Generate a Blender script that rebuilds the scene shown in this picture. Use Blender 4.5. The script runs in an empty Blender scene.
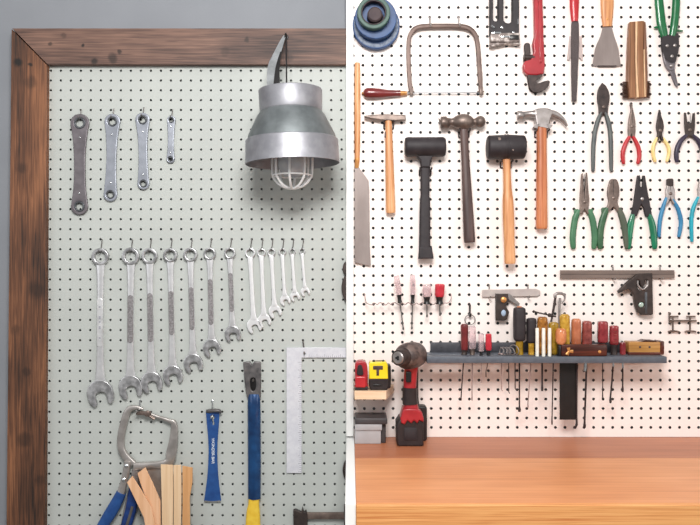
import bpy, bmesh, math, random
from mathutils import Vector, Matrix
random.seed(7)
S = 0.00254      # one hole pitch (25.4 mm) is ten units of the drawing grid
D = 2.0          # camera distance from the board
ZC = 1.345       # camera height
COL = bpy.context.scene.collection
PI = math.pi

def kk(h): return (D - h * S) / D
class Frame: h0 = 0.0
def V(x, y, h, h0=None):
    k = kk(Frame.h0 if h0 is None else h0)
    return Vector(((x - 350) * S * k, -h * S, ZC + (262.5 - y) * S * k))

# ------------------------------------------------------------------ materials
def lin(c):
    r = []
    for v in c:
        v = v / 255.0
        r.append(v / 12.92 if v <= 0.04045 else ((v + 0.055) / 1.055) ** 2.4)
    return (r[0], r[1], r[2], 1.0)

def base_mat(name):
    m = bpy.data.materials.new(name); m.use_nodes = True
    nt = m.node_tree
    return m, nt, nt.nodes['Principled BSDF']

def mat(name, c, rough=0.5, metal=0.0, c2=None, scale=40, bump=0.0, stretch=(1, 1, 1), coat=0.0, trans=0.0, lo=0.35, hi=0.65, detail=4, bscale=None):
    m, nt, b = base_mat(name)
    b.inputs['Roughness'].default_value = rough
    b.inputs['Metallic'].default_value = metal
    if coat: b.inputs['Coat Weight'].default_value = coat
    if trans:
        b.inputs['Transmission Weight'].default_value = trans
        b.inputs['IOR'].default_value = 1.3
    if c2 is None: c2 = tuple(min(255, v * 1.12) for v in c)
    tc = nt.nodes.new('ShaderNodeTexCoord'); mp = nt.nodes.new('ShaderNodeMapping')
    mp.inputs['Scale'].default_value = stretch
    nt.links.new(tc.outputs['Object'], mp.inputs['Vector'])
    n = nt.nodes.new('ShaderNodeTexNoise'); n.inputs['Scale'].default_value = scale; n.inputs['Detail'].default_value = detail
    nt.links.new(mp.outputs['Vector'], n.inputs['Vector'])
    r = nt.nodes.new('ShaderNodeValToRGB')
    r.color_ramp.elements[0].position = lo; r.color_ramp.elements[0].color = lin(c)
    r.color_ramp.elements[1].position = hi; r.color_ramp.elements[1].color = lin(c2)
    nt.links.new(n.outputs['Fac'], r.inputs['Fac']); nt.links.new(r.outputs['Color'], b.inputs['Base Color'])
    if bump:
        n2 = nt.nodes.new('ShaderNodeTexNoise'); n2.inputs['Scale'].default_value = bscale or scale * 3
        nt.links.new(mp.outputs['Vector'], n2.inputs['Vector'])
        bp = nt.nodes.new('ShaderNodeBump'); bp.inputs['Strength'].default_value = bump; bp.inputs['Distance'].default_value = 0.002
        nt.links.new(n2.outputs['Fac'], bp.inputs['Height']); nt.links.new(bp.outputs['Normal'], b.inputs['Normal'])
    return m

def wood(name, dark, mid, light, axis='Z', freq=60, rough=0.5, along=4, knots=(), bump=0.15, contrast=0.25, blotch=14, bl=0.42):
    """long grain along the axis; streaks from stretched noise, blotches from a broad noise"""
    m, nt, b = base_mat(name)
    b.inputs['Roughness'].default_value = rough
    tc = nt.nodes.new('ShaderNodeTexCoord'); mp = nt.nodes.new('ShaderNodeMapping')
    sc = {'X': (along / freq, 1, 1), 'Y': (1, along / freq, 1), 'Z': (1, 1, along / freq)}[axis]
    mp.inputs['Scale'].default_value = sc
    nt.links.new(tc.outputs['Object'], mp.inputs['Vector'])
    n = nt.nodes.new('ShaderNodeTexNoise'); n.inputs['Scale'].default_value = freq; n.inputs['Detail'].default_value = 6; n.inputs['Distortion'].default_value = 0.6
    nt.links.new(mp.outputs['Vector'], n.inputs['Vector'])
    mp2 = nt.nodes.new('ShaderNodeMapping')
    mp2.inputs['Scale'].default_value = {'X': (.35, 1, 1), 'Y': (1, .35, 1), 'Z': (1, 1, .35)}[axis]
    nt.links.new(tc.outputs['Object'], mp2.inputs['Vector'])
    n2 = nt.nodes.new('ShaderNodeTexNoise'); n2.inputs['Scale'].default_value = blotch; n2.inputs['Detail'].default_value = 3
    nt.links.new(mp2.outputs['Vector'], n2.inputs['Vector'])
    mx = nt.nodes.new('ShaderNodeMix'); mx.data_type = 'FLOAT'; mx.inputs[0].default_value = bl
    nt.links.new(n.outputs['Fac'], mx.inputs[2]); nt.links.new(n2.outputs['Fac'], mx.inputs[3])
    r = nt.nodes.new('ShaderNodeValToRGB')
    e = r.color_ramp.elements
    e[0].position = 0.5 - contrast / 2; e[0].color = lin(dark); e[1].position = 0.5 + contrast / 2; e[1].color = lin(light)
    q = e.new(0.5); q.color = lin(mid)
    nt.links.new(mx.outputs[0], r.inputs['Fac'])
    out = r.outputs['Color']
    if knots:
        geo = nt.nodes.new('ShaderNodeNewGeometry')
        warp = nt.nodes.new('ShaderNodeTexNoise'); warp.inputs['Scale'].default_value = 40
        nt.links.new(geo.outputs['Position'], warp.inputs['Vector'])
        ad = nt.nodes.new('ShaderNodeVectorMath'); ad.operation = 'MULTIPLY_ADD'
        nt.links.new(warp.outputs['Color'], ad.inputs[0]); ad.inputs[1].default_value = (.016, 0, .016); nt.links.new(geo.outputs['Position'], ad.inputs[2])
        for kx, ky, kr, amt in knots:
            c = V(kx, ky, 7, 7); mpk = nt.nodes.new('ShaderNodeMapping'); mpk.vector_type = 'POINT'
            mpk.inputs['Location'].default_value = (-(c.x + .008), 0, -(c.z + .008)); mpk.inputs['Scale'].default_value = (1, 0, 1)
            nt.links.new(ad.outputs[0], mpk.inputs['Vector'])
            ln = nt.nodes.new('ShaderNodeVectorMath'); ln.operation = 'LENGTH'; nt.links.new(mpk.outputs['Vector'], ln.inputs[0])
            mr = nt.nodes.new('ShaderNodeMapRange'); mr.interpolation_type = 'SMOOTHSTEP'
            mr.inputs[1].default_value = kr * S * .5; mr.inputs[2].default_value = kr * S * 1.5; mr.inputs[3].default_value = amt; mr.inputs[4].default_value = 0
            nt.links.new(ln.outputs['Value'], mr.inputs[0])
            m2 = nt.nodes.new('ShaderNodeMix'); m2.data_type = 'RGBA'
            nt.links.new(mr.outputs[0], m2.inputs[0]); nt.links.new(out, m2.inputs[6]); m2.inputs[7].default_value = lin(tuple(v * .45 for v in dark))
            out = m2.outputs[2]
    nt.links.new(out, b.inputs['Base Color'])
    bp = nt.nodes.new('ShaderNodeBump'); bp.inputs['Strength'].default_value = bump; bp.inputs['Distance'].default_value = 0.001
    nt.links.new(n.outputs['Fac'], bp.inputs['Height']); nt.links.new(bp.outputs['Normal'], b.inputs['Normal'])
    return m

M = {
 'wall': mat('grey wall paint', (134, 137, 143), .8, c2=(139, 142, 148), scale=6, bump=.1, bscale=200),
 'board_l': mat('sage grey painted hardboard', (181, 185, 181), .6, c2=(187, 191, 187), scale=5, bump=.04, bscale=500),
 'hole': mat('brown hardboard core with hole shade', (46, 36, 32), .9, c2=(56, 44, 40), scale=60),  # brown core, darkened further so the holes look shaded inside
 'hole_l': mat('grey hole shade', (62, 66, 62), .9, c2=(70, 74, 70), scale=60),  # dark grey hole walls, shade of the recess put into the colour
 'board_r': mat('white hardboard with warm light tint', (250, 238, 232), .5, c2=(252, 242, 237), scale=5, bump=.04, bscale=500),  # warm light of the right side is put into this board colour
 'white': mat('white paint', (240, 240, 238), .5, c2=(244, 244, 242), scale=8),
 'floor': mat('grey concrete', (120, 116, 110), .8, c2=(135, 131, 126), scale=4, bump=.1),
 'frame_v': wood('dark stained pine upright', (42, 27, 20), (100, 63, 42), (148, 98, 66), 'Z', 260, .6, 9, ((18, 62, 4.2, .97), (30, 64, 1.8, .9), (30, 82, 6, .45), (22, 168, 5, .4), (36, 290, 8, .55), (26, 372, 4, .5), (24, 440, 7, .55), (40, 480, 5, .4), (16, 330, 5, .35)), contrast=.3, blotch=11, bl=.5, bump=.3),
 'frame_h': wood('dark stained pine rail', (58, 42, 38), (102, 76, 66), (140, 106, 90), 'X', 260, .6, 9, ((84, 46, 1.7, .97), (50, 43, 1.8, .7), (94, 61, 3.2, .85), (113, 58, 4.4, .7), (120, 52, 2, .8), (64, 36, 2.5, .4), (247, 39, 2.4, .7), (225, 52, 4, .35), (290, 58, 3, .4)), contrast=.3, blotch=11, bl=.5, bump=.3),
 'wrench_b': mat('bright chrome', (238, 238, 240), .3, .45, c2=(246, 246, 247), scale=60, bump=.05),
 'wrench': mat('satin chrome', (214, 214, 216), .3, .6, c2=(230, 230, 232), scale=60, bump=.05),
 'wrench_dk': mat('brushed chrome head', (150, 150, 152), .33, .75, c2=(216, 216, 218), scale=70, bump=.05),
 'panel_dk': mat('knurled grey panel', (120, 116, 118), .55, .5, c2=(158, 154, 156), scale=300, bump=.4),
 'panel_lt': mat('bright stamped panel', (225, 225, 226), .35, .7, scale=60),
 'gun': mat('dark gunmetal', (108, 102, 106), .42, .75, c2=(130, 124, 128), scale=40, bump=.05),
 'pewter': mat('pewter steel', (152, 156, 165), .38, .75, c2=(170, 174, 184), scale=40, bump=.05),
 'rim': mat('dark grey steel edge', (92, 94, 98), .4, .8, scale=40),  # dark grey steel of ratchet rings, saw blade and square ridge
 'wire': mat('zinc wire', (104, 100, 98), .4, .6, scale=60),
 'galv': mat('galvanised sheet', (150, 150, 156), .5, .75, c2=(172, 172, 178), scale=30, bump=.05, detail=8),
 'galv_d': mat('galvanised cone', (118, 124, 126), .5, .75, c2=(138, 144, 146), scale=30, bump=.05),
 'cage': mat('white coated wire', (246, 248, 250), .3, 0),
 'glass': mat('lamp glass', (232, 236, 244), .2, 0, trans=.55),
 'polish': mat('polished steel', (215, 218, 220), .12, 1.0),
 'black': mat('black enamel', (22, 20, 21), .35, 0, c2=(30, 28, 29), scale=50),
 'clampst': mat('pale nickel steel', (176, 170, 166), .35, .8, c2=(204, 198, 194), scale=40, bump=.05),
 'nose': mat('worn grey nose plate', (120, 108, 104), .5, .35, c2=(206, 196, 190), scale=90, lo=.48, hi=.66, bump=.2),
 'blue': mat('blue painted steel', (28, 70, 132), .4, .1, c2=(38, 84, 148), scale=60, coat=.3),
 'blue_d': mat('deep blue painted steel', (14, 50, 94), .28, .3, c2=(26, 76, 128), scale=30, coat=.3),
 'navy': mat('navy grip', (16, 40, 92), .4, 0, c2=(24, 60, 124), scale=60),
 'yellow': mat('yellow paint', (232, 186, 52), .4, 0, c2=(240, 202, 72), scale=60),
 'raw': mat('bare forged steel', (84, 82, 84), .45, .5, c2=(118, 114, 114), scale=60, bump=.2),
 'alu': mat('pale aluminium', (222, 222, 230), .4, .35, c2=(234, 234, 240), scale=90, bump=.03),
 'tick': mat('etched grey marks', (150, 150, 158), .6, 0),
 'shim1': wood('pale maple', (218, 182, 142), (226, 192, 154), (234, 204, 168), 'Z', 160, .6, 6),
 'shim2': wood('amber pine', (200, 144, 92), (210, 156, 104), (220, 168, 118), 'Z', 160, .6, 6),
 'shim3': wood('peach pine', (218, 166, 124), (228, 178, 138), (236, 190, 152), 'Z', 160, .6, 6),
 'bench_r': wood('fir with shelf shade', (168, 100, 66), (184, 113, 78), (196, 126, 88), 'X', 120, .42, 3, contrast=.35),  # darker fir colour carries the shelf shade along the bench back
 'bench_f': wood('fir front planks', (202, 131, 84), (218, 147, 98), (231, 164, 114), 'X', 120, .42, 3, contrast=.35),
 'bench_e': wood('fir front edge', (196, 118, 62), (226, 160, 98), (238, 180, 118), 'X', 700, .5, 7, contrast=.34, blotch=5, bl=.25),
 'hand_w': wood('pale hickory handle', (188, 124, 78), (214, 152, 102), (228, 174, 126), 'Z', 220, .42, 8),
 'hand_o': wood('orange hickory handle', (166, 92, 54), (194, 116, 74), (210, 138, 92), 'Z', 220, .38, 8),
 'hand_d': mat('worn dark brown handle', (62, 44, 42), .45, 0, c2=(92, 70, 66), scale=60, stretch=(1, 1, .1), bump=.1),
 'rubber': mat('black rubber', (36, 29, 33), .6, 0, c2=(47, 40, 43), scale=50, bump=.1),
 'steel_b': mat('brownish old steel', (104, 90, 84), .45, .6, c2=(136, 120, 112), scale=50, bump=.15),
 'saw': mat('dull nickel bow', (96, 78, 72), .5, .4, c2=(114, 95, 88), scale=30, bump=.05),
 'steel_g': mat('grey steel', (150, 143, 140), .4, .75, c2=(176, 168, 166), scale=50, bump=.08),
 'maroon': mat('maroon lacquer', (98, 28, 30), .3, 0, c2=(124, 40, 40), scale=40, stretch=(.2, 1, 1), coat=.5),
 'red': mat('red enamel', (156, 24, 36), .42, 0, c2=(172, 34, 44), scale=30, coat=.3),
 'red_p': mat('red plastic', (178, 28, 38), .4, 0, c2=(192, 40, 46), scale=30, coat=.3),
 'dark': mat('dark worn iron', (50, 41, 40), .5, .3, c2=(72, 60, 57), scale=70, bump=.2),
 'grey_grip': mat('dark grey green grip', (78, 82, 82), .45, 0, c2=(92, 96, 94), scale=60),
 'cream_grip': mat('pale yellow grip', (236, 208, 134), .4, 0, c2=(242, 218, 152), scale=60),
 'plum': mat('dark plum grip', (48, 38, 58), .4, 0, scale=60),
 'green1': mat('moss green grip', (58, 108, 76), .42, 0, c2=(74, 122, 88), scale=60),
 'green2': mat('deep green grip', (46, 88, 60), .42, 0, c2=(64, 100, 70), scale=60),
 'green2b': mat('worn green brown grip', (70, 82, 66), .5, 0, c2=(88, 92, 78), scale=60),
 'green3': mat('emerald grip', (14, 104, 72), .3, 0, c2=(22, 124, 88), scale=60, coat=.4),
 'green4': mat('bright green grip', (8, 96, 52), .3, 0, c2=(14, 110, 62), scale=60, coat=.4),
 'sky': mat('light blue grip', (48, 122, 166), .4, 0, c2=(62, 136, 180), scale=60),
 'teal': mat('teal grip', (28, 150, 168), .4, 0, scale=60),
 'slate': mat('slate powder coat', (84, 90, 100), .5, .1, c2=(94, 100, 110), scale=80, bump=.05),
 'slate_d': mat('dark slate powder coat', (62, 62, 68), .5, .1, c2=(74, 74, 80), scale=80, bump=.05),
 'sq_dark': mat('dark cast iron head', (52, 44, 42), .5, .3, c2=(72, 60, 56), scale=60, bump=.15),
 'rule_b': mat('brown tarnished rule', (116, 100, 94), .45, .4, c2=(134, 118, 110), scale=60, stretch=(.2, 1, 1), bump=.05),
 'rule_l': mat('pale rule', (196, 182, 178), .4, .4, c2=(208, 196, 190), scale=60),
 'brass': mat('brass', (196, 140, 84), .35, .6, scale=60),
 'vial': mat('pale green vial', (170, 190, 178), .15, 0, coat=.6),
 'vial_b': mat('blue white vial', (160, 178, 200), .15, 0, coat=.6),
 'clearpink': mat('clear pink plastic', (240, 216, 220), .1, 0, c2=(246, 228, 230), scale=60, coat=.6, trans=.75),
 'red_c': mat('translucent red plastic', (196, 48, 62), .15, 0, c2=(214, 66, 78), scale=60, coat=.6, trans=.15),
 'amber': mat('amber plastic', (120, 66, 18), .15, 0, c2=(196, 134, 60), scale=80, coat=.7, trans=.2),
 'yel_c': mat('translucent yellow plastic', (186, 134, 34), .15, 0, c2=(228, 184, 78), scale=80, coat=.7, trans=.2),
 'olive': mat('olive yellow plastic', (132, 100, 22), .2, 0, c2=(176, 138, 40), scale=80, coat=.5),
 'copper': mat('copper lacquered wood', (196, 116, 70), .22, 0, c2=(224, 150, 104), scale=60, coat=.7),
 'tan': mat('tan lacquered wood', (166, 92, 60), .28, 0, c2=(200, 126, 90), scale=40, coat=.5),
 'rose': mat('rosewood lacquer', (102, 36, 32), .25, 0, c2=(156, 78, 70), scale=70, coat=.6),
 'crim': mat('crimson lacquer', (120, 30, 36), .25, 0, c2=(160, 60, 64), scale=50, coat=.6),
 'boxwood': wood('dark mahogany', (52, 22, 16), (76, 34, 24), (98, 46, 32), 'X', 150, .3, 8),
 'tanblock': wood('golden beech', (146, 98, 46), (176, 124, 64), (196, 144, 82), 'X', 150, .35, 8),
 'pen': mat('chalk white', (226, 222, 212), .4, 0),
 'camo': mat('dirty grey brown casing', (70, 58, 56), .5, .1, c2=(112, 94, 88), scale=55, bump=.3, lo=.42, hi=.6),
 'batt': mat('battery black', (34, 27, 29), .45, 0, c2=(44, 36, 37), scale=60),
 'lvl_y': mat('level yellow', (244, 214, 30), .35, 0, c2=(250, 222, 44), scale=30, coat=.3),
 'case_g': mat('light grey case plastic', (168, 166, 168), .45, 0, c2=(176, 174, 176), scale=30),
 'case_d': mat('charcoal case plastic', (60, 56, 58), .45, 0, c2=(70, 66, 68), scale=30),
 'ply': wood('birch shelf', (222, 184, 148), (234, 200, 166), (244, 216, 186), 'X', 160, .5, 6),
 'tape_b': mat('blue tape', (34, 64, 110), .5, 0, c2=(42, 78, 128), scale=40),
 'tape_l': mat('printed pale blue label', (70, 86, 114), .5, 0, c2=(110, 122, 142), scale=110, lo=.42, hi=.58),
 'tape_g': mat('green tape', (46, 76, 68), .5, 0, c2=(58, 90, 80), scale=40),
 'tape_k': mat('dark cardboard core', (62, 50, 54), .7, 0, c2=(76, 62, 64), scale=40),
 'bristle': mat('brown bristle', (84, 54, 42), .8, 0, c2=(104, 70, 54), scale=200),
 'brush_w': wood('brown brush wood', (112, 72, 46), (142, 96, 62), (164, 116, 80), 'Z', 180, .45, 6),
 'brush_c': mat('cream wood strip', (214, 178, 140), .5, 0, scale=40),
 'brush_d': wood('dark brush wood', (92, 58, 40), (118, 78, 54), (138, 96, 68), 'Z', 180, .45, 6),
 'clear': mat('clear plastic holder', (206, 190, 186), .3, 0, trans=.3),
 'blade': mat('satin steel blade', (132, 120, 116), .5, .5, c2=(148, 136, 132), scale=30, stretch=(1, 1, .3), bump=.03),
 'file': mat('cross cut file steel', (76, 66, 66), .55, .3, c2=(88, 78, 78), scale=400, bump=.5),
 'pinkshank': mat('dull pink grey steel', (168, 146, 144), .4, .5, scale=60),
 'darkshank': mat('dark steel shank', (62, 54, 56), .4, .6, scale=60),
 'text_w': mat('white lettering', (220, 226, 236), .5, 0),
 'bin': mat('dull tin', (120, 122, 124), .5, .6),
}

# ------------------------------------------------------------------ mesh builder (drawing units)
def catmull(pts, n=5, closed=True):
    out = []; N = len(pts)
    rng = range(N) if closed else range(N - 1)
    for i in rng:
        if closed: p = [pts[(i + j - 1) % N] for j in range(4)]
        else: p = [pts[min(max(i + j - 1, 0), N - 1)] for j in range(4)]
        for s in range(n):
            t = s / n
            out.append(tuple(0.5 * ((2 * b) + (-a + c) * t + (2 * a - 5 * b + 4 * c - d) * t * t + (-a + 3 * b - 3 * c + d) * t ** 3)
                             for a, b, c, d in zip(*p)))
    if not closed: out.append(tuple(pts[-1]))
    return out
def circ(cx, cy, r, n=24, ry=None):
    ry = r if ry is None else ry
    return [(cx + r * math.cos(2 * PI * i / n), cy + ry * math.sin(2 * PI * i / n)) for i in range(n)]
def rr(x0, y0, x1, y1, r=1.0, n=4):
    r = min(r, (x1 - x0) / 2 - .01, (y1 - y0) / 2 - .01); o = []
    for cx, cy, a in ((x1 - r, y0 + r, -90), (x1 - r, y1 - r, 0), (x0 + r, y1 - r, 90), (x0 + r, y0 + r, 180)):
        for i in range(n + 1):
            t = math.radians(a + 90 * i / n); o.append((cx + r * math.cos(t), cy + r * math.sin(t)))
    return o
def axis_outline(p0, p1, prof, smooth=3):
    """outline symmetric about the line p0-p1; prof = [(fraction, half width)]"""
    p0 = Vector(p0); p1 = Vector(p1); d = p1 - p0; n = Vector((-d.y, d.x)).normalized()
    if smooth: prof = catmull(prof, smooth, False)
    a = [p0 + d * t + n * w for t, w in prof]; b = [p0 + d * t - n * w for t, w in reversed(prof)]
    return [tuple(q) for q in a + b]

class MB:
    def __init__(s): s.bm = bmesh.new(); s.mi = 0
    def _add(s, verts, faces):
        vs = [s.bm.verts.new(v) for v in verts]
        for f in faces:
            try:
                q = s.bm.faces.new([vs[i] for i in f]); q.material_index = s.mi
            except ValueError: pass
        return s
    def _mesh(s, me, fn):
        s._add([fn(v.co) for v in me.vertices], [tuple(p.vertices) for p in me.polygons])
        bpy.data.meshes.remove(me)
    def plate(s, outline, h0, h1, bev=0.35, holes=(), seg=2):
        cu = bpy.data.curves.new('c', 'CURVE'); cu.dimensions = '2D'; cu.fill_mode = 'BOTH'
        for o in [outline] + list(holes):
            sp = cu.splines.new('POLY'); sp.points.add(len(o) - 1); sp.use_cyclic_u = True
            for i, p in enumerate(o): sp.points[i].co = (p[0], -p[1], 0, 1)
        t = abs(h1 - h0); bev = min(bev, t / 2 * .95)
        cu.bevel_depth = bev; cu.bevel_resolution = seg; cu.offset = -bev; cu.extrude = t / 2 - bev
        ob = bpy.data.objects.new('c', cu); me = bpy.data.meshes.new_from_object(ob)
        mid = (h0 + h1) / 2
        s._mesh(me, lambda c: (c.x, -c.y, c.z + mid))
        bpy.data.objects.remove(ob); bpy.data.curves.remove(cu)
        return s
    def text(s, body, x, y, size, h, rot=0, ext=0.08):
        cu = bpy.data.curves.new('t', 'FONT'); cu.body = body; cu.size = size; cu.extrude = ext
        cu.align_x = 'CENTER'; cu.align_y = 'CENTER'
        ob = bpy.data.objects.new('t', cu); me = bpy.data.meshes.new_from_object(ob)
        c, sn = math.cos(rot), math.sin(rot)
        s._mesh(me, lambda q: (x + q.x * c - q.y * sn, y - (q.x * sn + q.y * c), h + q.z))
        bpy.data.objects.remove(ob); bpy.data.curves.remove(cu)
        return s
    def tube(s, pts, rad, n=14, sub=4, pw=2.0, caps=True, up=None):
        """pts (x,y,h); rad scalar / list of scalars or (in plane, depth)"""
        N = len(pts)
        if not isinstance(rad, (list, tuple)): rad = [rad] * N
        elif len(rad) == 2 and N != 2 and not isinstance(rad[0], (list, tuple)): rad = [tuple(rad)] * N
        rad = [r if isinstance(r, (list, tuple)) else (r, r) for r in rad]
        full = [tuple(p) + tuple(r) for p, r in zip(pts, rad)]
        if sub > 1 and N > 2: full = catmull(full, sub, False)
        P = [Vector(f[:3]) for f in full]; R = [(max(f[3], .02), max(f[4], .02)) for f in full]
        verts = []; faces = []
        for i, p in enumerate(P):
            a = P[max(i - 1, 0)]; b = P[min(i + 1, len(P) - 1)]
            t = (b - a)
            if t.length < 1e-9: t = Vector((0, 1, 0))
            t.normalize()
            ref = Vector(up) if up else (Vector((0, 0, 1)) if abs(t.z) < .93 else Vector((0, 1, 0)))
            nn = t.cross(ref).normalized(); bb = nn.cross(t).normalized()
            for j in range(n):
                an = 2 * PI * j / n; c, q = math.cos(an), math.sin(an)
                if pw != 2:
                    c = math.copysign(abs(c) ** (2 / pw), c); q = math.copysign(abs(q) ** (2 / pw), q)
                verts.append(p + nn * (c * R[i][0]) + bb * (q * R[i][1]))
        L = len(P)
        for i in range(L - 1):
            for j in range(n):
                faces.append((i * n + j, i * n + (j + 1) % n, (i + 1) * n + (j + 1) % n, (i + 1) * n + j))
        if caps:
            faces.append(tuple(range(n))); faces.append(tuple((L - 1) * n + j for j in range(n)))
        return s._add(verts, faces)
    def lathe(s, p0, p1, prof, n=32, caps=True):
        """prof = [(distance along axis from p0, radius)], may double back for hollow forms"""
        p0 = Vector(p0); p1 = Vector(p1); t = (p1 - p0).normalized()
        ref = Vector((0, 0, 1)) if abs(t.z) < .9 else Vector((0, 1, 0))
        nn = t.cross(ref).normalized(); bb = nn.cross(t).normalized()
        verts = []; faces = []
        for d, r in prof:
            for j in range(n):
                a = 2 * PI * j / n
                verts.append(p0 + t * d + nn * (math.cos(a) * r) + bb * (math.sin(a) * r))
        L = len(prof)
        for i in range(L - 1):
            for j in range(n):
                faces.append((i * n + j, i * n + (j + 1) % n, (i + 1) * n + (j + 1) % n, (i + 1) * n + j))
        if caps:
            faces.append(tuple(range(n))); faces.append(tuple((L - 1) * n + j for j in range(n)))
        return s._add(verts, faces)
    def box(s, x0, y0, x1, y1, h0, h1, bev=0.3, seg=2):
        b = bmesh.new(); bmesh.ops.create_cube(b, size=1)
        for v in b.verts:
            v.co = Vector(((x0 + x1) / 2 + v.co.x * (x1 - x0), (y0 + y1) / 2 + v.co.y * (y1 - y0), (h0 + h1) / 2 + v.co.z * (h1 - h0)))
        if bev: bmesh.ops.bevel(b, geom=b.edges[:], offset=min(bev, abs(x1 - x0) * .45, abs(y1 - y0) * .45, abs(h1 - h0) * .45), segments=seg, affect='EDGES', profile=.5)
        me = bpy.data.meshes.new('b'); b.to_mesh(me); b.free()
        s._mesh(me, lambda c: c.copy()); return s
    def prism_xh(s, poly, y0, y1):
        """outline in the x-h plane, thickness along y"""
        n = len(poly)
        vs = [(x, y0, h) for x, h in poly] + [(x, y1, h) for x, h in poly]
        f = [tuple(range(n)), tuple(range(n, 2 * n))] + [(i, (i + 1) % n, n + (i + 1) % n, n + i) for i in range(n)]
        return s._add(vs, f)
    def sphere(s, x, y, h, r, ry=None, rh=None, n=20):
        ry = ry or r; rh = rh or r; prof = []
        verts = []; faces = []; m = n // 2
        for i in range(m + 1):
            a = PI * i / m; z = math.cos(a); q = max(math.sin(a), .02)
            for j in range(n):
                b = 2 * PI * j / n
                verts.append((x + r * q * math.cos(b), y + ry * z, h + rh * q * math.sin(b)))
        for i in range(m):
            for j in range(n):
                faces.append((i * n + j, i * n + (j + 1) % n, (i + 1) * n + (j + 1) % n, (i + 1) * n + j))
        faces.append(tuple(range(n))); faces.append(tuple(m * n + j for j in range(n)))
        return s._add(verts, faces)

def obj(name, mb, mats, parent=None, angle=40, loc=None, label=None):
    """turn drawing-unit geometry into ONE mesh object, in metres, about its parent's base (or its own)"""
    if isinstance(mats, str): mats = [mats]
    if loc is None:
        if parent is not None: loc = world_loc(parent)
        else:
            xs = [v.co.x for v in mb.bm.verts]; ys = [v.co.y for v in mb.bm.verts]; hs = [v.co.z for v in mb.bm.verts]
            loc = V((min(xs) + max(xs)) / 2, max(ys), (min(hs) + max(hs)) / 2)
    for v in mb.bm.verts: v.co = V(*v.co) - loc
    bmesh.ops.recalc_face_normals(mb.bm, faces=mb.bm.faces[:])
    me = bpy.data.meshes.new(name); mb.bm.to_mesh(me); mb.bm.free()
    for p in me.polygons: p.use_smooth = True
    me.set_sharp_from_angle(angle=math.radians(angle))
    for m in mats: me.materials.append(M[m])
    o = bpy.data.objects.new(name, me); COL.objects.link(o)
    if parent is not None: o.parent = parent
    else: o.location = loc
    if label: o['label'] = label
    return o
def world_loc(o):
    v = Vector(o.location)
    while o.parent: o = o.parent; v = v + Vector(o.location)
    return v
def thing(name, label, cat, x, y, h=0, group=None):
    o = bpy.data.objects.new(name, None); o.empty_display_size = .02; COL.objects.link(o)
    o.location = V(x, y, h); o['label'] = label; o['category'] = cat
    if group: o['group'] = group
    return o
def tag(o, label, cat, group=None):
    o['label'] = label; o['category'] = cat
    if group: o['group'] = group
    return o
def struct(o): o['kind'] = 'structure'; return o

# ------------------------------------------------------------------ the setting
Frame.h0 = 0
m = MB(); m.box(-250, -260, 950, 792, -16, -6, 0); struct(obj('wall_back', m, 'wall'))
m = MB(); m.box(-250, 792, 950, 796, -16, 1100, 0); struct(obj('floor', m, 'floor'))

def pegboard(name, ni, nj, P, r, mt, edge, hm):
    """hardboard sheet with real drilled holes; P(i,j) gives the centre of hole i,j"""
    m = MB(); bm = m.bm; T = -2.0
    cache = {}
    def vert(key, co):
        if key not in cache: cache[key] = bm.verts.new(co)
        return cache[key]
    n = 8
    for j in range(nj):
        for i in range(ni):
            cx, cy = P(i, j)
            c = [P(i - .5, j - .5), P(i, j - .5), P(i + .5, j - .5), P(i + .5, j), P(i + .5, j + .5), P(i, j + .5), P(i - .5, j + .5), P(i - .5, j)]
            ks = [(2 * i - 1, 2 * j - 1), (2 * i, 2 * j - 1), (2 * i + 1, 2 * j - 1), (2 * i + 1, 2 * j), (2 * i + 1, 2 * j + 1), (2 * i, 2 * j + 1), (2 * i - 1, 2 * j + 1), (2 * i - 1, 2 * j)]
            out = [vert(k, (q[0], q[1], 0)) for k, q in zip(ks, c)]
            inn = []; back = []
            for a in range(n):
                an = math.radians(-135 + 45 * a)
                x, y = cx + r * math.cos(an), cy + r * math.sin(an)
                inn.append(bm.verts.new((x, y, 0))); back.append(bm.verts.new((x, y, T)))
            for a in range(n):
                b = (a + 1) % n
                bm.faces.new((out[a], out[b], inn[b], inn[a])); bm.faces.new((inn[a], inn[b], back[b], back[a])).material_index = 1
    # plain rim and sides
    L, Tp, R, B = edge
    xs0 = lambda j: P(-.5, j)[0]; xs1 = lambda j: P(ni - .5, j)[0]
    def rim(pts_in, pts_out):
        vi = [bm.verts.new((*p, 0)) for p in pts_in]; vo = [bm.verts.new((*p, 0)) for p in pts_out]; vb = [bm.verts.new((*p, T)) for p in pts_out]
        for q in range(len(vi) - 1):
            bm.faces.new((vi[q], vi[q + 1], vo[q + 1], vo[q])); bm.faces.new((vo[q], vo[q + 1], vb[q + 1], vb[q]))
    js = [j * .5 - .5 for j in range(0, 2 * nj + 1)]
    rim([P(-.5, j) for j in js], [(L, Tp if q == 0 else (B if q == len(js) - 1 else P(-.5, j)[1])) for q, j in enumerate(js)])
    rim([P(ni - .5, j) for j in js], [(R, Tp if q == 0 else (B if q == len(js) - 1 else P(-.5, j)[1])) for q, j in enumerate(js)])
    iss = [i * .5 - .5 for i in range(0, 2 * ni + 1)]
    rim([P(i, -.5) for i in iss], [(L if q == 0 else (R if q == len(iss) - 1 else P(i, -.5)[0]), Tp) for q, i in enumerate(iss)])
    rim([P(i, nj - .5) for i in iss], [(L if q == 0 else (R if q == len(iss) - 1 else P(i, nj - .5)[0]), B) for q, i in enumerate(iss)])
    return obj(name, m, [mt, hm], angle=20)

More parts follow.
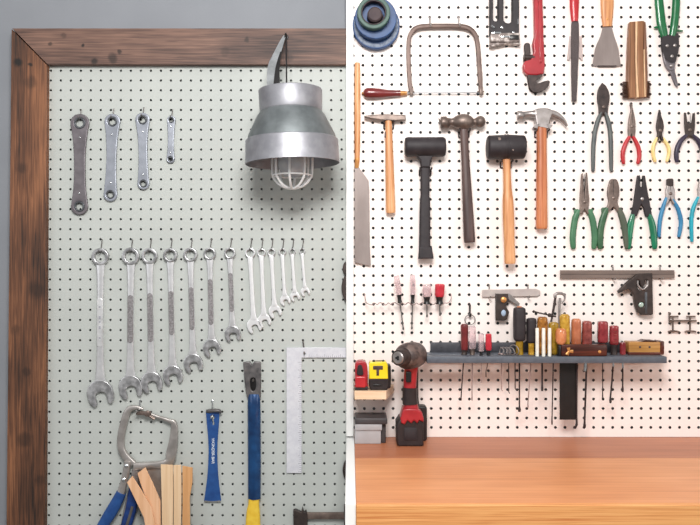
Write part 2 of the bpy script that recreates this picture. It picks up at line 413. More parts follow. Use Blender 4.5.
def yl(j): return 70.7 + 9.792 * j + .00706 * j * j
def PL(i, j):
    y = yl(j); v = (y - 70) / 445
    return (50.9 - 2 * v + i * (10.0 + .22 * v), y)
def PR(i, j):
    y = 17.2 + 9.63 * j - .0017 * j * j
    jj = j - 3
    y = 17.2 + 9.63 * jj - .0021 * jj * jj
    v = (y - 17) / 411
    return (362.7 + 1.8 * v + (i - 1) * (9.575 - .03 * v), y)
wl = struct(pegboard('wall_left', 30, 50, PL, 1.2, 'board_l', (44, 62, 346.6, 574), 'hole_l'))
wr = struct(pegboard('wall_right', 40, 47, PR, 1.5, 'board_r', (346.9, -22, 735, 436.9), 'hole'))

# white post between the two boards
m = MB(); m.box(346.2, -60, 353.6, 436.4, .02, 6.5, .4)
Frame.h0 = 6.5
struct(obj('trim_1', m, 'white', wr))
Frame.h0 = 6
# stained wood surround of the left board
m = MB(); m.plate([(12.5, 28.6), (346.0, 28.6), (346.0, 64.8), (47.8, 64.8)], -5.5, 7, .5)
struct(obj('trim_2', m, 'frame_h', wl))
m = MB(); m.plate([(11.9, 29.4), (47.2, 65.4), (44.6, 600), (6.0, 600)], -5.5, 7, .5)
struct(obj('trim_3', m, 'frame_v', wl))

# ------------------------------------------------------------------ hooks
def hook(x, y0, y1, out, label, r=.55, dx=0.0, group=None, mt='wire'):
    """wire peg hook: enters the board at y0, runs down it, then juts out at y1 with an upturned tip"""
    Frame.h0 = 2
    m = MB()
    m.tube([(x + dx, y0, -4), (x + dx, y0, .6), (x + dx, y0 + 1, 1.0), (x + dx * .5, (y0 + y1) / 2, 1.0), (x, y1 - 1, 1.0), (x, y1, 1.8), (x, y1, out - 1), (x, y1 - .6, out), (x, y1 - 2.2, out + .2)], r, n=8, sub=3)
    return tag(obj('peg_hook', m, mt), label, 'hook', group)

# ------------------------------------------------------------------ four ratcheting ring wrenches
ORD = ['first', 'second', 'third', 'fourth', 'fifth', 'sixth', 'seventh', 'eighth', 'ninth', 'tenth', 'eleventh', 'twelfth', 'thirteenth']
rw = [((79.6, 123), 9.3, (79.3, 206.4), 8.5, 5.5, 'gun', 137.3, 193.5, 'largest flat ratcheting ring wrench, dark gunmetal, hanging top left'),
      ((112.2, 121.5), 7.9, (110.2, 194.5), 6.9, 4.9, 'pewter', 134.4, 182.6, 'second largest flat ratcheting ring wrench, pewter grey, beside the dark one'),
      ((142.4, 119.8), 7.2, (143.2, 183.6), 6.0, 4.4, 'pewter', 131.4, 174.5, 'third largest flat ratcheting ring wrench, pewter grey, right of two longer ones'),
      ((171.1, 120), 4.3, (170.4, 158.9), 4.1, 3.0, 'pewter', 126.7, 152.7, 'smallest and shortest flat ratcheting ring wrench in the top row')]
for q, (a, ra, b, rb, w, mt, y1, y2, lab) in enumerate(rw):
    Frame.h0 = 3
    t = thing('ratcheting_wrench', lab, 'wrench', b[0], b[1] + rb, 0, 'ratcheting ring wrenches in the top row')
    L = b[1] - a[1]
    def f(d): return d / L
    prof = [(f(-ra), .3), (f(-ra * .86), ra * .52), (f(-ra * .5), ra * .87), (0, ra), (f(ra * .6), ra * .9), (f(L * .25), w * 1.15), (.5, w), (1 - f(L * .25), w * 1.08),
            (1 - f(rb * .6), rb * .92), (1, rb), (1 + f(rb * .5), rb * .87), (1 + f(rb * .86), rb * .52), (1 + f(rb), .3)]
    m = MB(); m.plate(axis_outline(a, b, prof, 4), .2, 3.2, .7, holes=[circ(*a, ra * .6), circ(*b, rb * .6)], seg=3)
    obj('body', m, mt, t)
    for (c, r_) in ((a, ra), (b, rb)):
        m = MB(); m.plate(circ(*c, r_ * .62, 28), .6, 3.7, .3, holes=[[(c[0] + r_ * (.46 if s % 2 else .40) * math.cos(PI * s / 12), c[1] + r_ * (.46 if s % 2 else .40) * math.sin(PI * s / 12)) for s in range(24)]])
        obj('ratchet_ring', m, 'rim', t)
    for yy in (y1, y2):
        cx = a[0] + (b[0] - a[0]) * (yy - a[1]) / L
        m = MB(); m.lathe((cx, yy, 2.6), (cx, yy, 4), [(0, .9), (.9, .9), (1.15, .6), (1.25, .1)], 12); obj('rivet', m, 'polish', t)
    hx, hy = a[0] + .5, a[1] - ra * .40 - .2
    hook(a[0] + .3, hy - 9.5 if q < 3 else hy - 8.5, hy, 7, 'wire peg hook holding the %s' % ['largest dark ratcheting wrench', 'second ratcheting wrench', 'third ratcheting wrench', 'smallest ratcheting wrench'][q], dx=.8, group='peg hooks on the grey board')

# ------------------------------------------------------------------ thirteen combination wrenches
cw = [((100.3, 256.7), 8.6, (100.0, 392.5), 13.2, 3.6, 14, 'lt', (298, 347)), ((130.7, 256.3), 8.7, (130.2, 386.5), 11.8, 3.5, 14, 'dk', (295, 343)),
      ((149.5, 256), 8.0, (151.4, 381.7), 10.6, 3.3, 14, 'dk', (293, 342)), ((170.3, 255.2), 7.1, (172.6, 374.5), 9.8, 3.1, 12, 'dk', (291, 335)),
      ((190.4, 254.8), 7.1, (193.0, 362.5), 9.4, 3.0, 14, 'dk', (287, 330)), ((209.8, 253.8), 6.2, (211.6, 347.4), 8.8, 2.9, 18, 'dk', (279, 325)),
      ((229.9, 253.2), 5.8, (232.6, 333.2), 8.0, 2.7, 12, 'dk', (273, 312)), ((250.1, 253), 5.2, (253.9, 325.2), 7.3, 2.4, 20, '', 0), ((261.3, 252.6), 4.4, (264.0, 320.2), 6.6, 2.2, 20, '', 0),
      ((271.4, 252.3), 4.1, (274.7, 311.0), 6.4, 2.1, 22, '', 0), ((282.3, 252), 3.8, (284.9, 299.9), 5.2, 1.9, 22, '', 0), ((292.2, 251.6), 3.4, (294.8, 296.2), 4.8, 1.8, 22, '', 0), ((302.1, 251.1), 3.1, (305.0, 291.2), 4.6, 1.6, 22, '', 0)]
def jaw_outline(c, R, ang):
    u = Vector((math.sin(math.radians(ang)), math.cos(math.radians(ang)))); v = Vector((u.y, -u.x)); c = Vector(c)
    pts = []
    w = .46 * R
    def P(a, b): return tuple(c + u * a * R + v * b * R)
    right = [(.98, .5), (1.0, .70), (.74, .90), (.35, 1.0)]
    for a, b in right: pts.append(P(a, b))
    for i in range(9):
        t = math.radians(78 + (282 - 78) * i / 8); pts.append(P(math.cos(t) * .98, math.sin(t)))
    for a, b in reversed(right): pts.append(P(a, -b * (1.0)))
    # slot
    pts += [P(.80, -.42), P(.22, -.42)]
    for i in range(1, 5):
        t = PI * i / 5; pts.append(P(.22 - math.sin(t) * .26, -.42 * math.cos(t)))
    pts += [P(.22, .42), P(.80, .42)]
    return pts
for q, (a, ra, b, rb, w, ang, pn, py) in enumerate(cw):
    Frame.h0 = 3
    if q == 0: lab = 'largest chrome combination wrench with bright stamped panel, leftmost in the long row'
    elif q == 12: lab = 'smallest chrome combination wrench, rightmost in the long row'
    else: lab = '%s combination wrench from the left in the long row, %s' % (ORD[q], 'grey knurled shank panel' if pn else 'plain bright shank')
    t = thing('combination_wrench', lab, 'wrench', b[0], b[1] + rb, 0, 'combination wrenches in graduated row')
    m = MB(); m.plate(circ(*a, ra, 32), .4, 4.6 if q < 7 else 3.4, .8, holes=[[(a[0] + ra * (.66 if s % 2 else .6) * math.cos(PI * s / 12), a[1] + ra * (.66 if s % 2 else .6) * math.sin(PI * s / 12)) for s in range(24)]], seg=3)
    obj('box_end', m, 'wrench_dk' if q < 7 else 'wrench', t)
    p0 = Vector((a[0], a[1] + ra * .84)); dd = (Vector(b) - Vector(a)).normalized(); p1 = Vector(b) - dd * rb * .75
    def at(f, h=2.4): p = p0.lerp(p1, f); return (p.x, p.y, h)
    m = MB(); m.tube([at(0), at(.06), at(.2), at(.5), at(.8), at(.94), at(1)], [(w * 1.25, 1.3), (w * 1.08, 1.5), (w * .92, 1.6), (w * .9, 1.6), (w * 1.0, 1.7), (w * 1.25, 1.7), (w * 1.7, 1.4)], n=16, sub=3, pw=2.8)
    obj('shank', m, 'wrench' if q < 7 else 'wrench_b', t)
    m = MB(); m.plate(jaw_outline(b, rb, ang), .4, 4.2 if q < 7 else 3.4, .9, seg=3); obj('open_end', m, 'wrench_dk' if q < 7 else 'wrench_b', t)
    if pn:
        f0 = (py[0] - p0.y) / (p1.y - p0.y); f1 = (py[1] - p0.y) / (p1.y - p0.y); c0 = at(f0); c1 = at(f1)
        m = MB(); m.plate(axis_outline(c0[:2], c1[:2], [(0, .4), (.02, w * .62), (.05, w * .78), (.95, w * .78), (.98, w * .62), (1, .4)], 0), 2.6, 4.5, .35)
        pnl = obj('stamped_panel', m, 'panel_lt' if pn == 'lt' else 'panel_dk', t, label='bright stamped panel' if pn == 'lt' else 'grey knurled panel')
        if pn == 'lt':
            m = MB()
            for s, yy in enumerate((306, 316, 321, 326, 337)): m.box(99.2, yy, 101.0, yy + (3 if s % 2 else 1.6), 4.4, 4.62, 0)
            obj('stamping', m, 'tick', pnl)
    hook(a[0] + .2, 239.6 if q < 5 else 238.8, a[1] - ra * .58 + .55, 7.0, 'wire peg hook holding the %s combination wrench from the left' % ORD[q], r=.5, dx=1.2, group='peg hooks on the grey board')

# ------------------------------------------------------------------ caged work lamp
Frame.h0 = 50
t = thing('work_lamp', 'galvanised metal caged work lamp hanging from the wooden rail', 'lamp', 292, 164, 50)
c0 = (290.4, 90, 50); c1 = (292.6, 163.6, 50)
m = MB(); m.lathe(c0, c1, [(0, .5), (0, 30.6), (.4, 31.6), (1, 31.9), (20.5, 31.2), (22, 30.8), (22.6, 30)], 64, caps=False); obj('cap', m, 'galv', t)
m = MB(); m.lathe(c0, c1, [(21.5, 30.9), (24, 32.2), (25.5, 33.6), (45, 43.2), (49.5, 44.4), (51, 45)], 64, caps=False); obj('cone', m, 'galv_d', t)
m = MB(); m.lathe(c0, c1, [(49.5, 44.6), (50.3, 45.9), (52, 46.3), (72.6, 47.0), (73.6, 47.2), (73.9, 46.6), (73.2, 46.2), (54, 44.8), (49.5, 43.4), (30, 33), (24, 30), (2.5, 29.5), (2.2, .5)], 64, caps=False)
obj('shade', m, 'galv', t)
m = MB(); m.lathe(c0, c1, [(2, 14), (50, 14), (52, 18), (56, 18), (58, 15.5)], 40); obj('socket', m, 'galv_d', t)
m = MB(); m.lathe(c0, c1, [(50, 14.5), (58, 15), (76, 14.5), (83, 12), (86.5, 7), (87.5, .6)], 40, caps=False); gl = obj('glass_jar', m, 'glass', t)
m = MB(); m.lathe(c0, c1, [(50, 4), (58, 5), (66, 9), (72, 9.4), (78, 7), (80.6, .5)], 24, caps=False); obj('bulb', m, 'cage', gl)
for s in range(4):
    an = PI * s / 4 + .06; ca, sa = math.cos(an), math.sin(an); R = 20.5; pts = []
    for i in range(13):
        f = -1 + 2 * i / 12; ang2 = PI * i / 12
        pts.append((292.2 - R * math.cos(ang2) * ca, 166 + 22.5 * math.sin(ang2) ** .8 - (8 if i in (0, 12) else 0) * 2.2, 50 - R * math.cos(ang2) * sa))
    m = MB(); m.tube(pts, 1.2, n=8, sub=3); obj('cage_wire', m, 'cage', t)
m = MB(); m.tube([(292.3 + 19.8 * math.cos(2 * PI * i / 24), 175.5, 50 + 19.8 * math.sin(2 * PI * i / 24)) for i in range(25)], .8, n=8, sub=1, up=(0, 1, 0)); obj('cage_ring', m, 'cage', t)
def seen(x, y, h, h0=50):
    f = kk(h) / kk(h0); return (350 + (x - 350) * f, 262.5 + (y - 262.5) * f, h)
m = MB(); m.tube([seen(286, 37, 13), seen(286.2, 44, 16), seen(286.4, 62, 30), seen(286.6, 89, 48)], .8, n=10, sub=3); obj('hook_rod', m, 'black', t)
m = MB()
sv = [seen(284.6, 36.0, 12) + (1.4,), seen(281, 44, 18) + (2.8,), seen(276.4, 56, 26) + (4.2,), seen(273, 68, 36) + (5.6,), seen(272.5, 90, 46) + (5.6,)]
m.tube([p[:3] for p in sv], [(p[3], .5) for p in sv], n=10, sub=5, pw=4); obj('hanging_strap', m, 'polish', t)
m = MB(); m.tube([seen(281, 52, 27), seen(277.5, 68, 38), seen(276.5, 90, 47.5)], [(.9, .5), (2.2, .5), (3.6, .5)], n=10, sub=4, pw=4); obj('strap_edge', m, 'black', t)
Frame.h0 = 10
m = MB(); m.tube([(286, 36.5, 6.2), (286, 36.5, 12), (286, 34.5, 14)], 1.1, n=10, sub=3); m.lathe((286, 36.5, 6.6), (286, 36.5, 9), [(0, 2.4), (.8, 2.4), (1.2, 1.5)], 16)
tag(obj('wall_hook', m, 'black'), 'small black screw hook in the wooden rail holding the work lamp', 'hook')

# ------------------------------------------------------------------ locking C clamp, pry bars, squares, shims
Frame.h0 = 5
t = thing('locking_clamp', 'large steel locking C-clamp pliers with blue handle grips', 'clamp', 130, 525, 0)
m = MB(); m.tube([(143, 409.5, 4), (137, 407.6, 4), (129, 409.5, 4), (124.5, 420, 4), (121, 437, 4), (121.5, 449, 4), (126, 457, 4), (133, 464.5, 4)], [(1.2, 1.8), (1.9, 2.2), (3.2, 2.6), (3.6, 2.8), (3.6, 2.8), (3.5, 2.8), (3.6, 2.8), (4.0, 2.6)], n=16, sub=5, pw=4)
obj('fixed_jaw', m, 'clampst', t)
m = MB(); m.tube([(151, 414.5, 4.2), (158, 417, 4.2), (168.5, 420.5, 4.2), (174, 424, 4.2), (173.8, 438, 4.2), (171.5, 452, 4.2), (168, 463, 4.2), (150, 465.5, 4.2), (134, 466.5, 4.2)],
    [(1.3, 1.8), (1.4, 2), (1.8, 2.4), (3.0, 2.6), (4.2, 2.8), (5.2, 2.8), (4.6, 2.8), (3.2, 2.8), (4, 2.8)], n=16, sub=5, pw=4)
m.plate([(134, 463), (168, 461), (172, 470), (162, 530), (146, 532), (130, 480)], 1, 3.6, .5)
obj('moving_jaw', m, 'clampst', t)
m = MB(); m.box(136.5, 411, 151.5, 414.6, 5, 8, .6); m.lathe((148, 413, 7), (148, 413, 9.5), [(0, 3), (2, 3), (2.5, 2.2)], 16); m.tube([(144, 412, 6), (155, 419, 6)], 1.4, n=8); obj('jaw_pad', m, 'steel_b', t)
m = MB(); m.tube([(128, 461, 7), (127, 470, 7), (124.5, 482, 7), (121.5, 492, 7), (116, 503, 7), (109, 515, 7), (100, 530, 7)], [(3.2, 1.8), (3.6, 2), (3.6, 2), (4.2, 2.2), (5, 2.6), (5.2, 2.6), (4, 2.4)], n=14, sub=4, pw=2.6); hd = obj('handle', m, 'clampst', t)
m = MB(); m.tube([(122.0, 492, 7), (116.5, 503, 7), (109.5, 515, 7), (99.5, 531, 7)], [(5.0, 3.2), (5.8, 3.4), (6, 3.4), (5, 3.2)], n=14, sub=4, pw=2.6); obj('grip', m, 'blue', hd, label='blue grip')
m = MB(); m.tube([(136, 470, 6), (134, 484, 6), (132, 497, 6), (128, 515, 6), (124, 532, 6)], [(3.6, 2), (4.4, 2.2), (5, 2.6), (5, 2.6), (4, 2.4)], n=14, sub=4, pw=2.6); hd = obj('handle', m, 'steel_g', t)
m = MB(); m.tube([(135, 486, 6), (133, 499, 6), (129.5, 515, 6), (124, 533, 6)], [(5.4, 3.2), (5.8, 3.4), (5.8, 3.4), (5, 3.2)], n=14, sub=4, pw=2.6); m.mi = 1; m.tube([(133.6, 505, 9.3), (130.8, 515, 9.3), (128, 524, 9.3)], [(1.4, .5)] * 3, n=10)
obj('grip', m, ['navy', 'wire'], hd, label='navy blue grip')
for (x, y) in ((127.5, 465), (125, 479)):
    m = MB(); m.lathe((x, y, 6), (x, y, 10), [(0, 2.2), (3.2, 2.2), (3.8, 1.4), (4, .2)], 16); obj('rivet', m, 'polish', t)
hook(139.5, 401, 410, 14, 'bright wire peg hook holding the locking clamp', r=.8, mt='polish', group='peg hooks on the grey board')

def slat(pts, h0, h1, mt, lab):
    m = MB(); m.plate(pts, h0, h1, .25); return tag(obj('wooden_shim', m, mt), lab, 'wood strip', 'wooden shims standing below the clamp')
Frame.h0 = 14
slat([(128.2, 481.2), (133.5, 474.8), (143, 490), (152, 505), (158, 530), (160, 548), (150, 548), (145, 516)], 17, 18.6, 'shim3', 'leftmost peach wooden shim, leaning furthest to the left')
slat([(138, 472.8), (145.7, 467), (152.6, 481), (160.8, 500), (161.5, 548), (153, 548), (150.5, 508), (145, 494), (141, 482.7)], 14.5, 16.1, 'shim3', 'peach wooden shim with a bent edge between the leaning one and the pale uprights')
slat([(161.2, 464), (173.2, 464.6), (173.6, 490), (173, 548), (162.6, 548), (162.2, 500)], 14.5, 16.1, 'shim1', 'palest wide upright wooden shim right of the leaning ones')
slat([(173.8, 465.0), (181.4, 464.6), (181.8, 490), (181, 548), (173.8, 548), (174.2, 490)], 14.2, 15.8, 'shim1', 'narrow pale upright wooden shim beside the amber one')
slat([(182.6, 465.6), (192.7, 467.5), (192.6, 482), (190, 497), (190.6, 548), (182.2, 548), (182.8, 500)], 13.6, 15.2, 'shim2', 'amber brown upright wooden shim, rightmost of the bundle')
# (the tin sits just under the picture and carries the shims)
m = MB(); m.box(145, 531, 146.5, 552, 0.1, 22, .2); m.box(194.5, 531, 196, 552, 0.1, 22, .2); m.box(146.5, 531, 194.5, 552, 20.5, 22, .2); m.box(146.5, 531, 194.5, 552, .1, 1.5, .2); m.box(146.5, 548.2, 194.5, 552, 1.5, 20.5, .2)
tag(obj('tin_tray', m, 'bin'), 'dull tin tray on the grey board holding the wooden shims', 'tray')

Frame.h0 = 3
t = thing('flat_pry_bar', 'small flat blue pry bar with white lettering hanging on the grey board', 'pry bar', 212.5, 503, 0)
m = MB(); m.plate(catmull([(206.3, 412), (206.3, 412), (212, 411.5), (218.8, 412), (218.8, 412), (218, 425), (216.8, 442), (216.6, 460), (217.8, 480), (220.2, 500), (220.2, 500), (212, 500.8), (204.6, 500), (204.6, 500), (207.4, 480), (208.8, 460), (208.8, 442), (207.4, 425)], 4), .5, 2.6, .5,
    holes=[catmull([(210.8, 416), (213.2, 415), (214.4, 418), (213.4, 420), (214.4, 424), (212.6, 425.2), (212.2, 421.5)], 3)]); body = obj('bar', m, 'blue', t)
m = MB(); m.box(204.4, 500.2, 220.6, 502.6, .4, 2.2, .4); obj('ground_edge', m, 'polish', t, label='bright ground lower edge')
m = MB(); m.tube([(206.6, 411.6, 2), (213, 410.4, 4), (219, 410.3, 5), (221.5, 412.3, 5)], [(1.8, 1.6), (2.0, 2.4), (1.8, 2), (1.2, 1.2)], n=12, sub=4); obj('claw', m, 'raw', t, label='bare steel curled claw')
m = MB(); m.text('WONDER BAR', 212.9, 451, 3.9, 2.75, rot=-PI / 2 + .0); obj('lettering', m, 'text_w', body)
hook(212.3, 401, 416.6, 9, 'bright wire peg hook holding the small blue pry bar', r=.8, mt='polish', group='peg hooks on the grey board')

t = thing('wrecking_bar', 'long blue wrecking bar with bare claw head and yellow foot', 'pry bar', 254, 530, 0)
m = MB(); m.plate([(243.4, 362), (250, 361.2), (252.2, 364.6), (254.4, 361.2), (261, 361.8), (261.2, 380), (260.8, 398), (259, 402), (249, 402), (246.5, 394), (244.6, 380)], .6, 4.4, .8, holes=[catmull([(250.6, 379), (255.4, 378), (256, 387), (253.5, 391), (250.8, 388)], 3)]); obj('claw_head', m, 'raw', t, label='bare forged steel claw head')
m = MB(); m.box(249.8, 376.5, 257.2, 392, .4, 1.2, .2); obj('nail_slot', m, 'black', t)
m = MB(); m.tube([(254.2, 394, 3.4), (254.2, 402, 4), (254.4, 420, 4.2), (254.6, 460, 4.2), (254.6, 498, 4.2)], [(5.6, 2.4), (6.3, 3.8), (6.5, 4.6), (6.5, 4.6), (6.3, 4.4)], n=20, sub=3, pw=1.7); obj('bar', m, 'blue_d', t)
m = MB(); m.tube([(254.3, 497, 4), (254, 504, 4), (253.5, 512, 4), (253.2, 528, 4)], [(5.4, 3.4), (5.6, 3.6), (6.8, 3.6), (7.6, 3.2)], n=20, sub=3, pw=2.8); obj('foot', m, 'yellow', t, label='yellow painted foot')
hook(253.6, 371, 380.5, 8, 'wire peg hook through the nail slot of the wrecking bar', r=.7, group='peg hooks on the grey board')

t = thing('framing_square', 'pale aluminium L-shaped carpenter square hanging upside down', 'square', 293, 473, 0)
sq = [(286.6, 347.6), (345.9, 347.6), (345.9, 357.6), (301.6, 357.6), (301.6, 473), (286.6, 473)]
m = MB(); m.plate(sq, 1.0, 2.2, .2, holes=[circ(304.5, 353.6, 1.1, 12)]); b_ = obj('blade', m, 'alu', t)
m = MB()
for s in range(57):
    y = 362 + s * 1.95; l = 3.2 if s % 4 == 0 else 1.8; m.box(301.2 - l, y, 301.2, y + .35, 2.15, 2.3, 0)
obj('scale_marks', m, 'tick', b_); m = MB()
for s in range(18):
    x = 309 + s * 1.95; l = 3 if s % 4 == 0 else 1.6; m.box(x, 357.2 - l, x + .35, 357.2, 2.15, 2.3, 0)
obj('scale_marks', m, 'tick', b_)
hook(304.4, 341.5, 353.2, 7, 'wire peg hook holding the pale L-shaped square', r=.7, dx=-1.4, group='peg hooks on the grey board')

t = thing('bar_clamp', 'dark bar clamp with dull bar lying low against the white post', 'clamp', 320, 540, 0)
m = MB(); m.box(307, 511.8, 345.9, 518.5, 2, 5, .6); obj('bar', m, 'steel_b', t)
m = MB(); m.plate([(293.5, 509), (296, 508.6), (301.5, 511), (302.5, 506.2), (304, 511), (306.2, 509.6), (307.6, 513), (307.6, 530), (302, 536), (294, 530)], .6, 7, .7); obj('fixed_head', m, 'sq_dark', t)
m = MB(); m.box(344, 504.5, 345.9, 530, .6, 5.4, .5); obj('sliding_head', m, 'sq_dark', t)
t = thing('pipe_clamp', 'dark green rounded clamp head just left of the white post', 'clamp', 343, 300, 0)
m = MB(); m.plate(catmull([(345.9, 277), (343.2, 279), (341.6, 286), (342.2, 293), (344.4, 299), (345.9, 301)], 4), .4, 6, .8); obj('pad', m, 'sq_dark', t)
m = MB(); m.plate(catmull([(345.9, 262), (343.6, 264), (342.6, 269), (343.8, 273.4), (345.9, 274.4)], 4), .4, 5, .8); m.box(344.8, 273, 345.9, 279, 1, 3, .2); obj('knob', m, 'sq_dark', t)
m = MB(); m.plate(catmull([(345.9, 461), (343.6, 464), (342.6, 470), (343.8, 476), (345.9, 479)], 4), .2, 5, .8)
tag(obj('clamp_knob', m, 'sq_dark'), 'small dark rounded knob at the white post, right of the pale square', 'knob')

# ==================================================================== RIGHT BOARD
# ------------------------------------------------------------------ tape rolls
def tape(name, c, r, ri, h0, h1, mt, lab, inner='tape_k', extra=None):
    Frame.h0 = (h0 + h1) / 2 if h1 > 14 else h1
    t = thing(name, lab, 'tape roll', c[0], c[1] + r, h0, 'rolls of tape stacked on one peg')
    m = MB(); m.plate(circ(*c, r, 56), h0, h1, .8, holes=[circ(*c, ri, 40)], seg=3); obj('tape', m, mt, t)
    m = MB(); m.plate(circ(*c, ri, 40), h0 + .2, h1 - .2, .2, holes=[circ(*c, ri - 1, 40)]); obj('core', m, inner, t)
    if extra: extra(t)
def ring_label(t):
    m = MB(); m.plate(circ(376.2, 25.2, 22.2, 56), 8.1, 8.5, .1, holes=[circ(376.2, 25.2, 18.6, 40)]); obj('printed_ring', m, 'tape_l', t)
tape('tape_roll', (376.2, 25.2), 23.6, 8, .3, 8.3, 'tape_b', 'rearmost wide tape roll with a printed pale blue ring, top left of cream board', extra=ring_label)
tape('tape_roll', (375.6, 19.2), 20.9, 8, 8.8, 18, 'tape_b', 'plain blue tape roll, middle of the three on the peg')
tape('tape_roll', (373.6, 13.6), 16.4, 12.4, 18.4, 27, 'tape_g', 'green tape roll with dark core, frontmost on the peg', 'tape_k')
Frame.h0 = 18
m = MB(); m.lathe((374.5, 17.5, -3), (374.5, 17.5, 30), [(0, 1.2), (3.1, 1.2), (3.1, 7.4), (30.5, 7.4), (32, 6)], 28); tag(obj('tape_peg', m, 'tape_k'), 'thick dark peg carrying the three tape rolls', 'peg')

# ------------------------------------------------------------------ coping saw
Frame.h0 = 5
t = thing('coping_saw', 'coping saw with deep steel bow and maroon wooden handle', 'saw', 420, 99, 0)
m = MB(); m.tube([(411.4, 93, 4), (410, 84, 4), (408.8, 66, 4), (408.6, 44, 4), (410.5, 34, 4), (416, 28.3, 4), (424, 26.4, 4), (440, 26, 4), (458, 26.2, 4), (468, 28, 4), (474.5, 33.5, 4), (477.6, 43, 4), (479.2, 62, 4), (480.4, 80, 4), (481, 92, 4)], [(1.5, 2)] + [(2.1, 2.2)] * 4 + [(2.4, 2.2)] * 5 + [(2.2, 2.2)] * 4 + [(1.6, 2)], n=12, sub=4, pw=5)
obj('bow', m, 'saw', t)
m = MB(); m.tube([(363.4, 93, 4), (365, 93, 4), (368, 93, 4), (376, 93.2, 4), (386, 93.3, 4), (394, 93.2, 4), (400.5, 93, 4)], [2, 4.2, 5.4, 5.2, 4.0, 3.3, 3.1], n=20, sub=4); obj('handle', m, 'maroon', t)
m = MB(); m.tube([(400.2, 93, 4), (403, 93, 4), (407, 92.8, 4)], [2.6, 2.3, 1.9], n=16, sub=2); m.tube([(361.8, 93, 4), (364, 93, 4)], 1.1, n=8); obj('ferrule', m, 'brass', t)
m = MB(); m.box(406, 92.1, 480, 93.1, 3.7, 4.2, 0); obj('blade', m, 'rim', t)
for x, d in ((411.5, 1), (481.2, -1)):
    m = MB(); m.box(x - 1.7, 86.5, x + 1.7, 95, 2.4, 6, .5); m.tube([(x - 4, 91.6, 4.5), (x + 3, 91.6, 4.5)], .8, n=8); obj('blade_pin', m, 'steel_b', t)
for q, x in enumerate((430, 458.8)): hook(x, 16.6, 27.6, 9, 'wire peg hook under the %s of the coping saw bow' % ['left side', 'right side'][q], r=.8, mt='steel_g', group='peg hooks on the cream board')

# ------------------------------------------------------------------ slotted black tool
Frame.h0 = 6
t = thing('staple_gun', 'black slotted hand tool with shiny metal lower edge, top of cream board', 'hand tool', 504, 46, 0)
m = MB(); m.plate(rr(489.6, -20, 518.6, 38, 3), .5, 9, 1.0, holes=[rr(492.6, -16, 497.8, 22, 2.5), rr(503, -16, 512, 24, 4.4)]); obj('body', m, 'rubber', t)
m = MB(); m.box(490, 34, 519, 43, .6, 10.5, .8); m.plate([(490, 42), (519, 42), (520, 45), (506, 44), (493, 47), (490, 47.5)], .6, 8, .5); obj('nose', m, 'nose', t, label='shiny worn metal nose')
m = MB(); m.box(491, 33.3, 500, 35.2, 9.5, 11.2, .4); m.box(500, 37.2, 509, 39, 10, 11.4, .4); m.lathe((501, 28.5, 8), (501, 28.5, 10.5), [(0, 1.4), (1.8, 1.4), (2.2, .6)], 12); m.lathe((512.5, 33.5, 8), (512.5, 33.5, 10.5), [(0, 1.3), (1.8, 1.3), (2.2, .6)], 12)
m.tube([(490.6, 26.5, 9.3), (493.6, 29, 9.3)], [.9, 1.3], n=8); m.tube([(517.4, 20, 9), (517.4, 25, 9)], .6, n=8); obj('rivets', m, 'polish', t)
m = MB(); m.box(509, 36.5, 517.8, 41, 9.8, 11.6, .5); obj('latch', m, 'black', t)

# ------------------------------------------------------------------ pipe wrench
Frame.h0 = 6
t = thing('pipe_wrench', 'red pipe wrench with dark hooked jaw hanging head down', 'pipe wrench', 536, 91, 0)
m = MB(); m.plate([(533.4, -14), (542.0, -14), (543.4, 40), (544.6, 66), (543.4, 74), (536, 75.6), (527, 75), (523.4, 71), (522.6, 66), (524.6, 61.5), (530.5, 59.6), (533.6, 52), (532.4, 44), (534.4, 36)], 1, 8, 1.3, seg=3); obj('handle', m, 'red', t)
m = MB(); m.plate([(537.6, -12), (539.8, -12), (541.4, 40), (541.6, 62), (539.6, 64), (538.6, 50)], 7.4, 9.2, .6); obj('handle_rib', m, 'red', t)
m = MB(); m.plate(catmull([(524.4, 45), (526.4, 42.8), (529.4, 43.4), (530.4, 47), (530.8, 56), (531.4, 62), (526.4, 62), (525, 54)], 4), 2, 6.6, 1.0); m.tube([(524, 57.4, 4.6), (534.4, 57.4, 4.6)], [(3.0, 3.6)] * 2, n=18); obj('adjusting_nut', m, 'dark', t)
m = MB(); m.plate(catmull([(528.4, 74), (528.4, 74), (536.6, 74.6), (540.6, 74.4), (540.6, 76.4), (537, 78.4), (535.4, 80.6), (536, 83.4), (539, 84.2), (543, 82.8), (547.8, 81.6), (548.6, 83), (546.4, 87), (541.6, 90.4), (536, 91.2), (531.4, 89.2), (529.8, 84), (529, 79)], 3), 2, 6.8, 1.0); obj('hook_jaw', m, 'dark', t)

# ------------------------------------------------------------------ rasp
Frame.h0 = 4
t = thing('file', 'long flat dark file with red handle pointing down', 'file', 574, 102, 0)
m = MB(); m.plate([(572.6, 17), (577.4, 17), (578.9, 24), (579.0, 45), (577.6, 80), (576.6, 101.4), (571.9, 101.4), (571.4, 80), (571, 45), (571.4, 24)], 2.6, 4.4, .4); obj('blade', m, 'file', t)
m = MB(); m.tube([(574.4, -16, 3.8), (574.4, -10, 3.8), (574.4, 6, 3.8), (574.6, 16, 3.8), (574.8, 21.5, 3.8)], [(3, 2.4), (4.6, 3), (4.6, 3), (3.9, 2.8), (3.2, 2.4)], n=18, sub=4); obj('handle', m, 'red_p', t)
Frame.h0 = 2
m = MB(); m.plate([(569.6, 36), (582, 36), (583.0, 60), (580.8, 60), (580.4, 58), (569.8, 58), (569.4, 60), (567.4, 60)], .2, 2.1, .3); tag(obj('tool_clip', m, 'clear'), 'pale clear plastic clip behind the long dark file', 'clip')

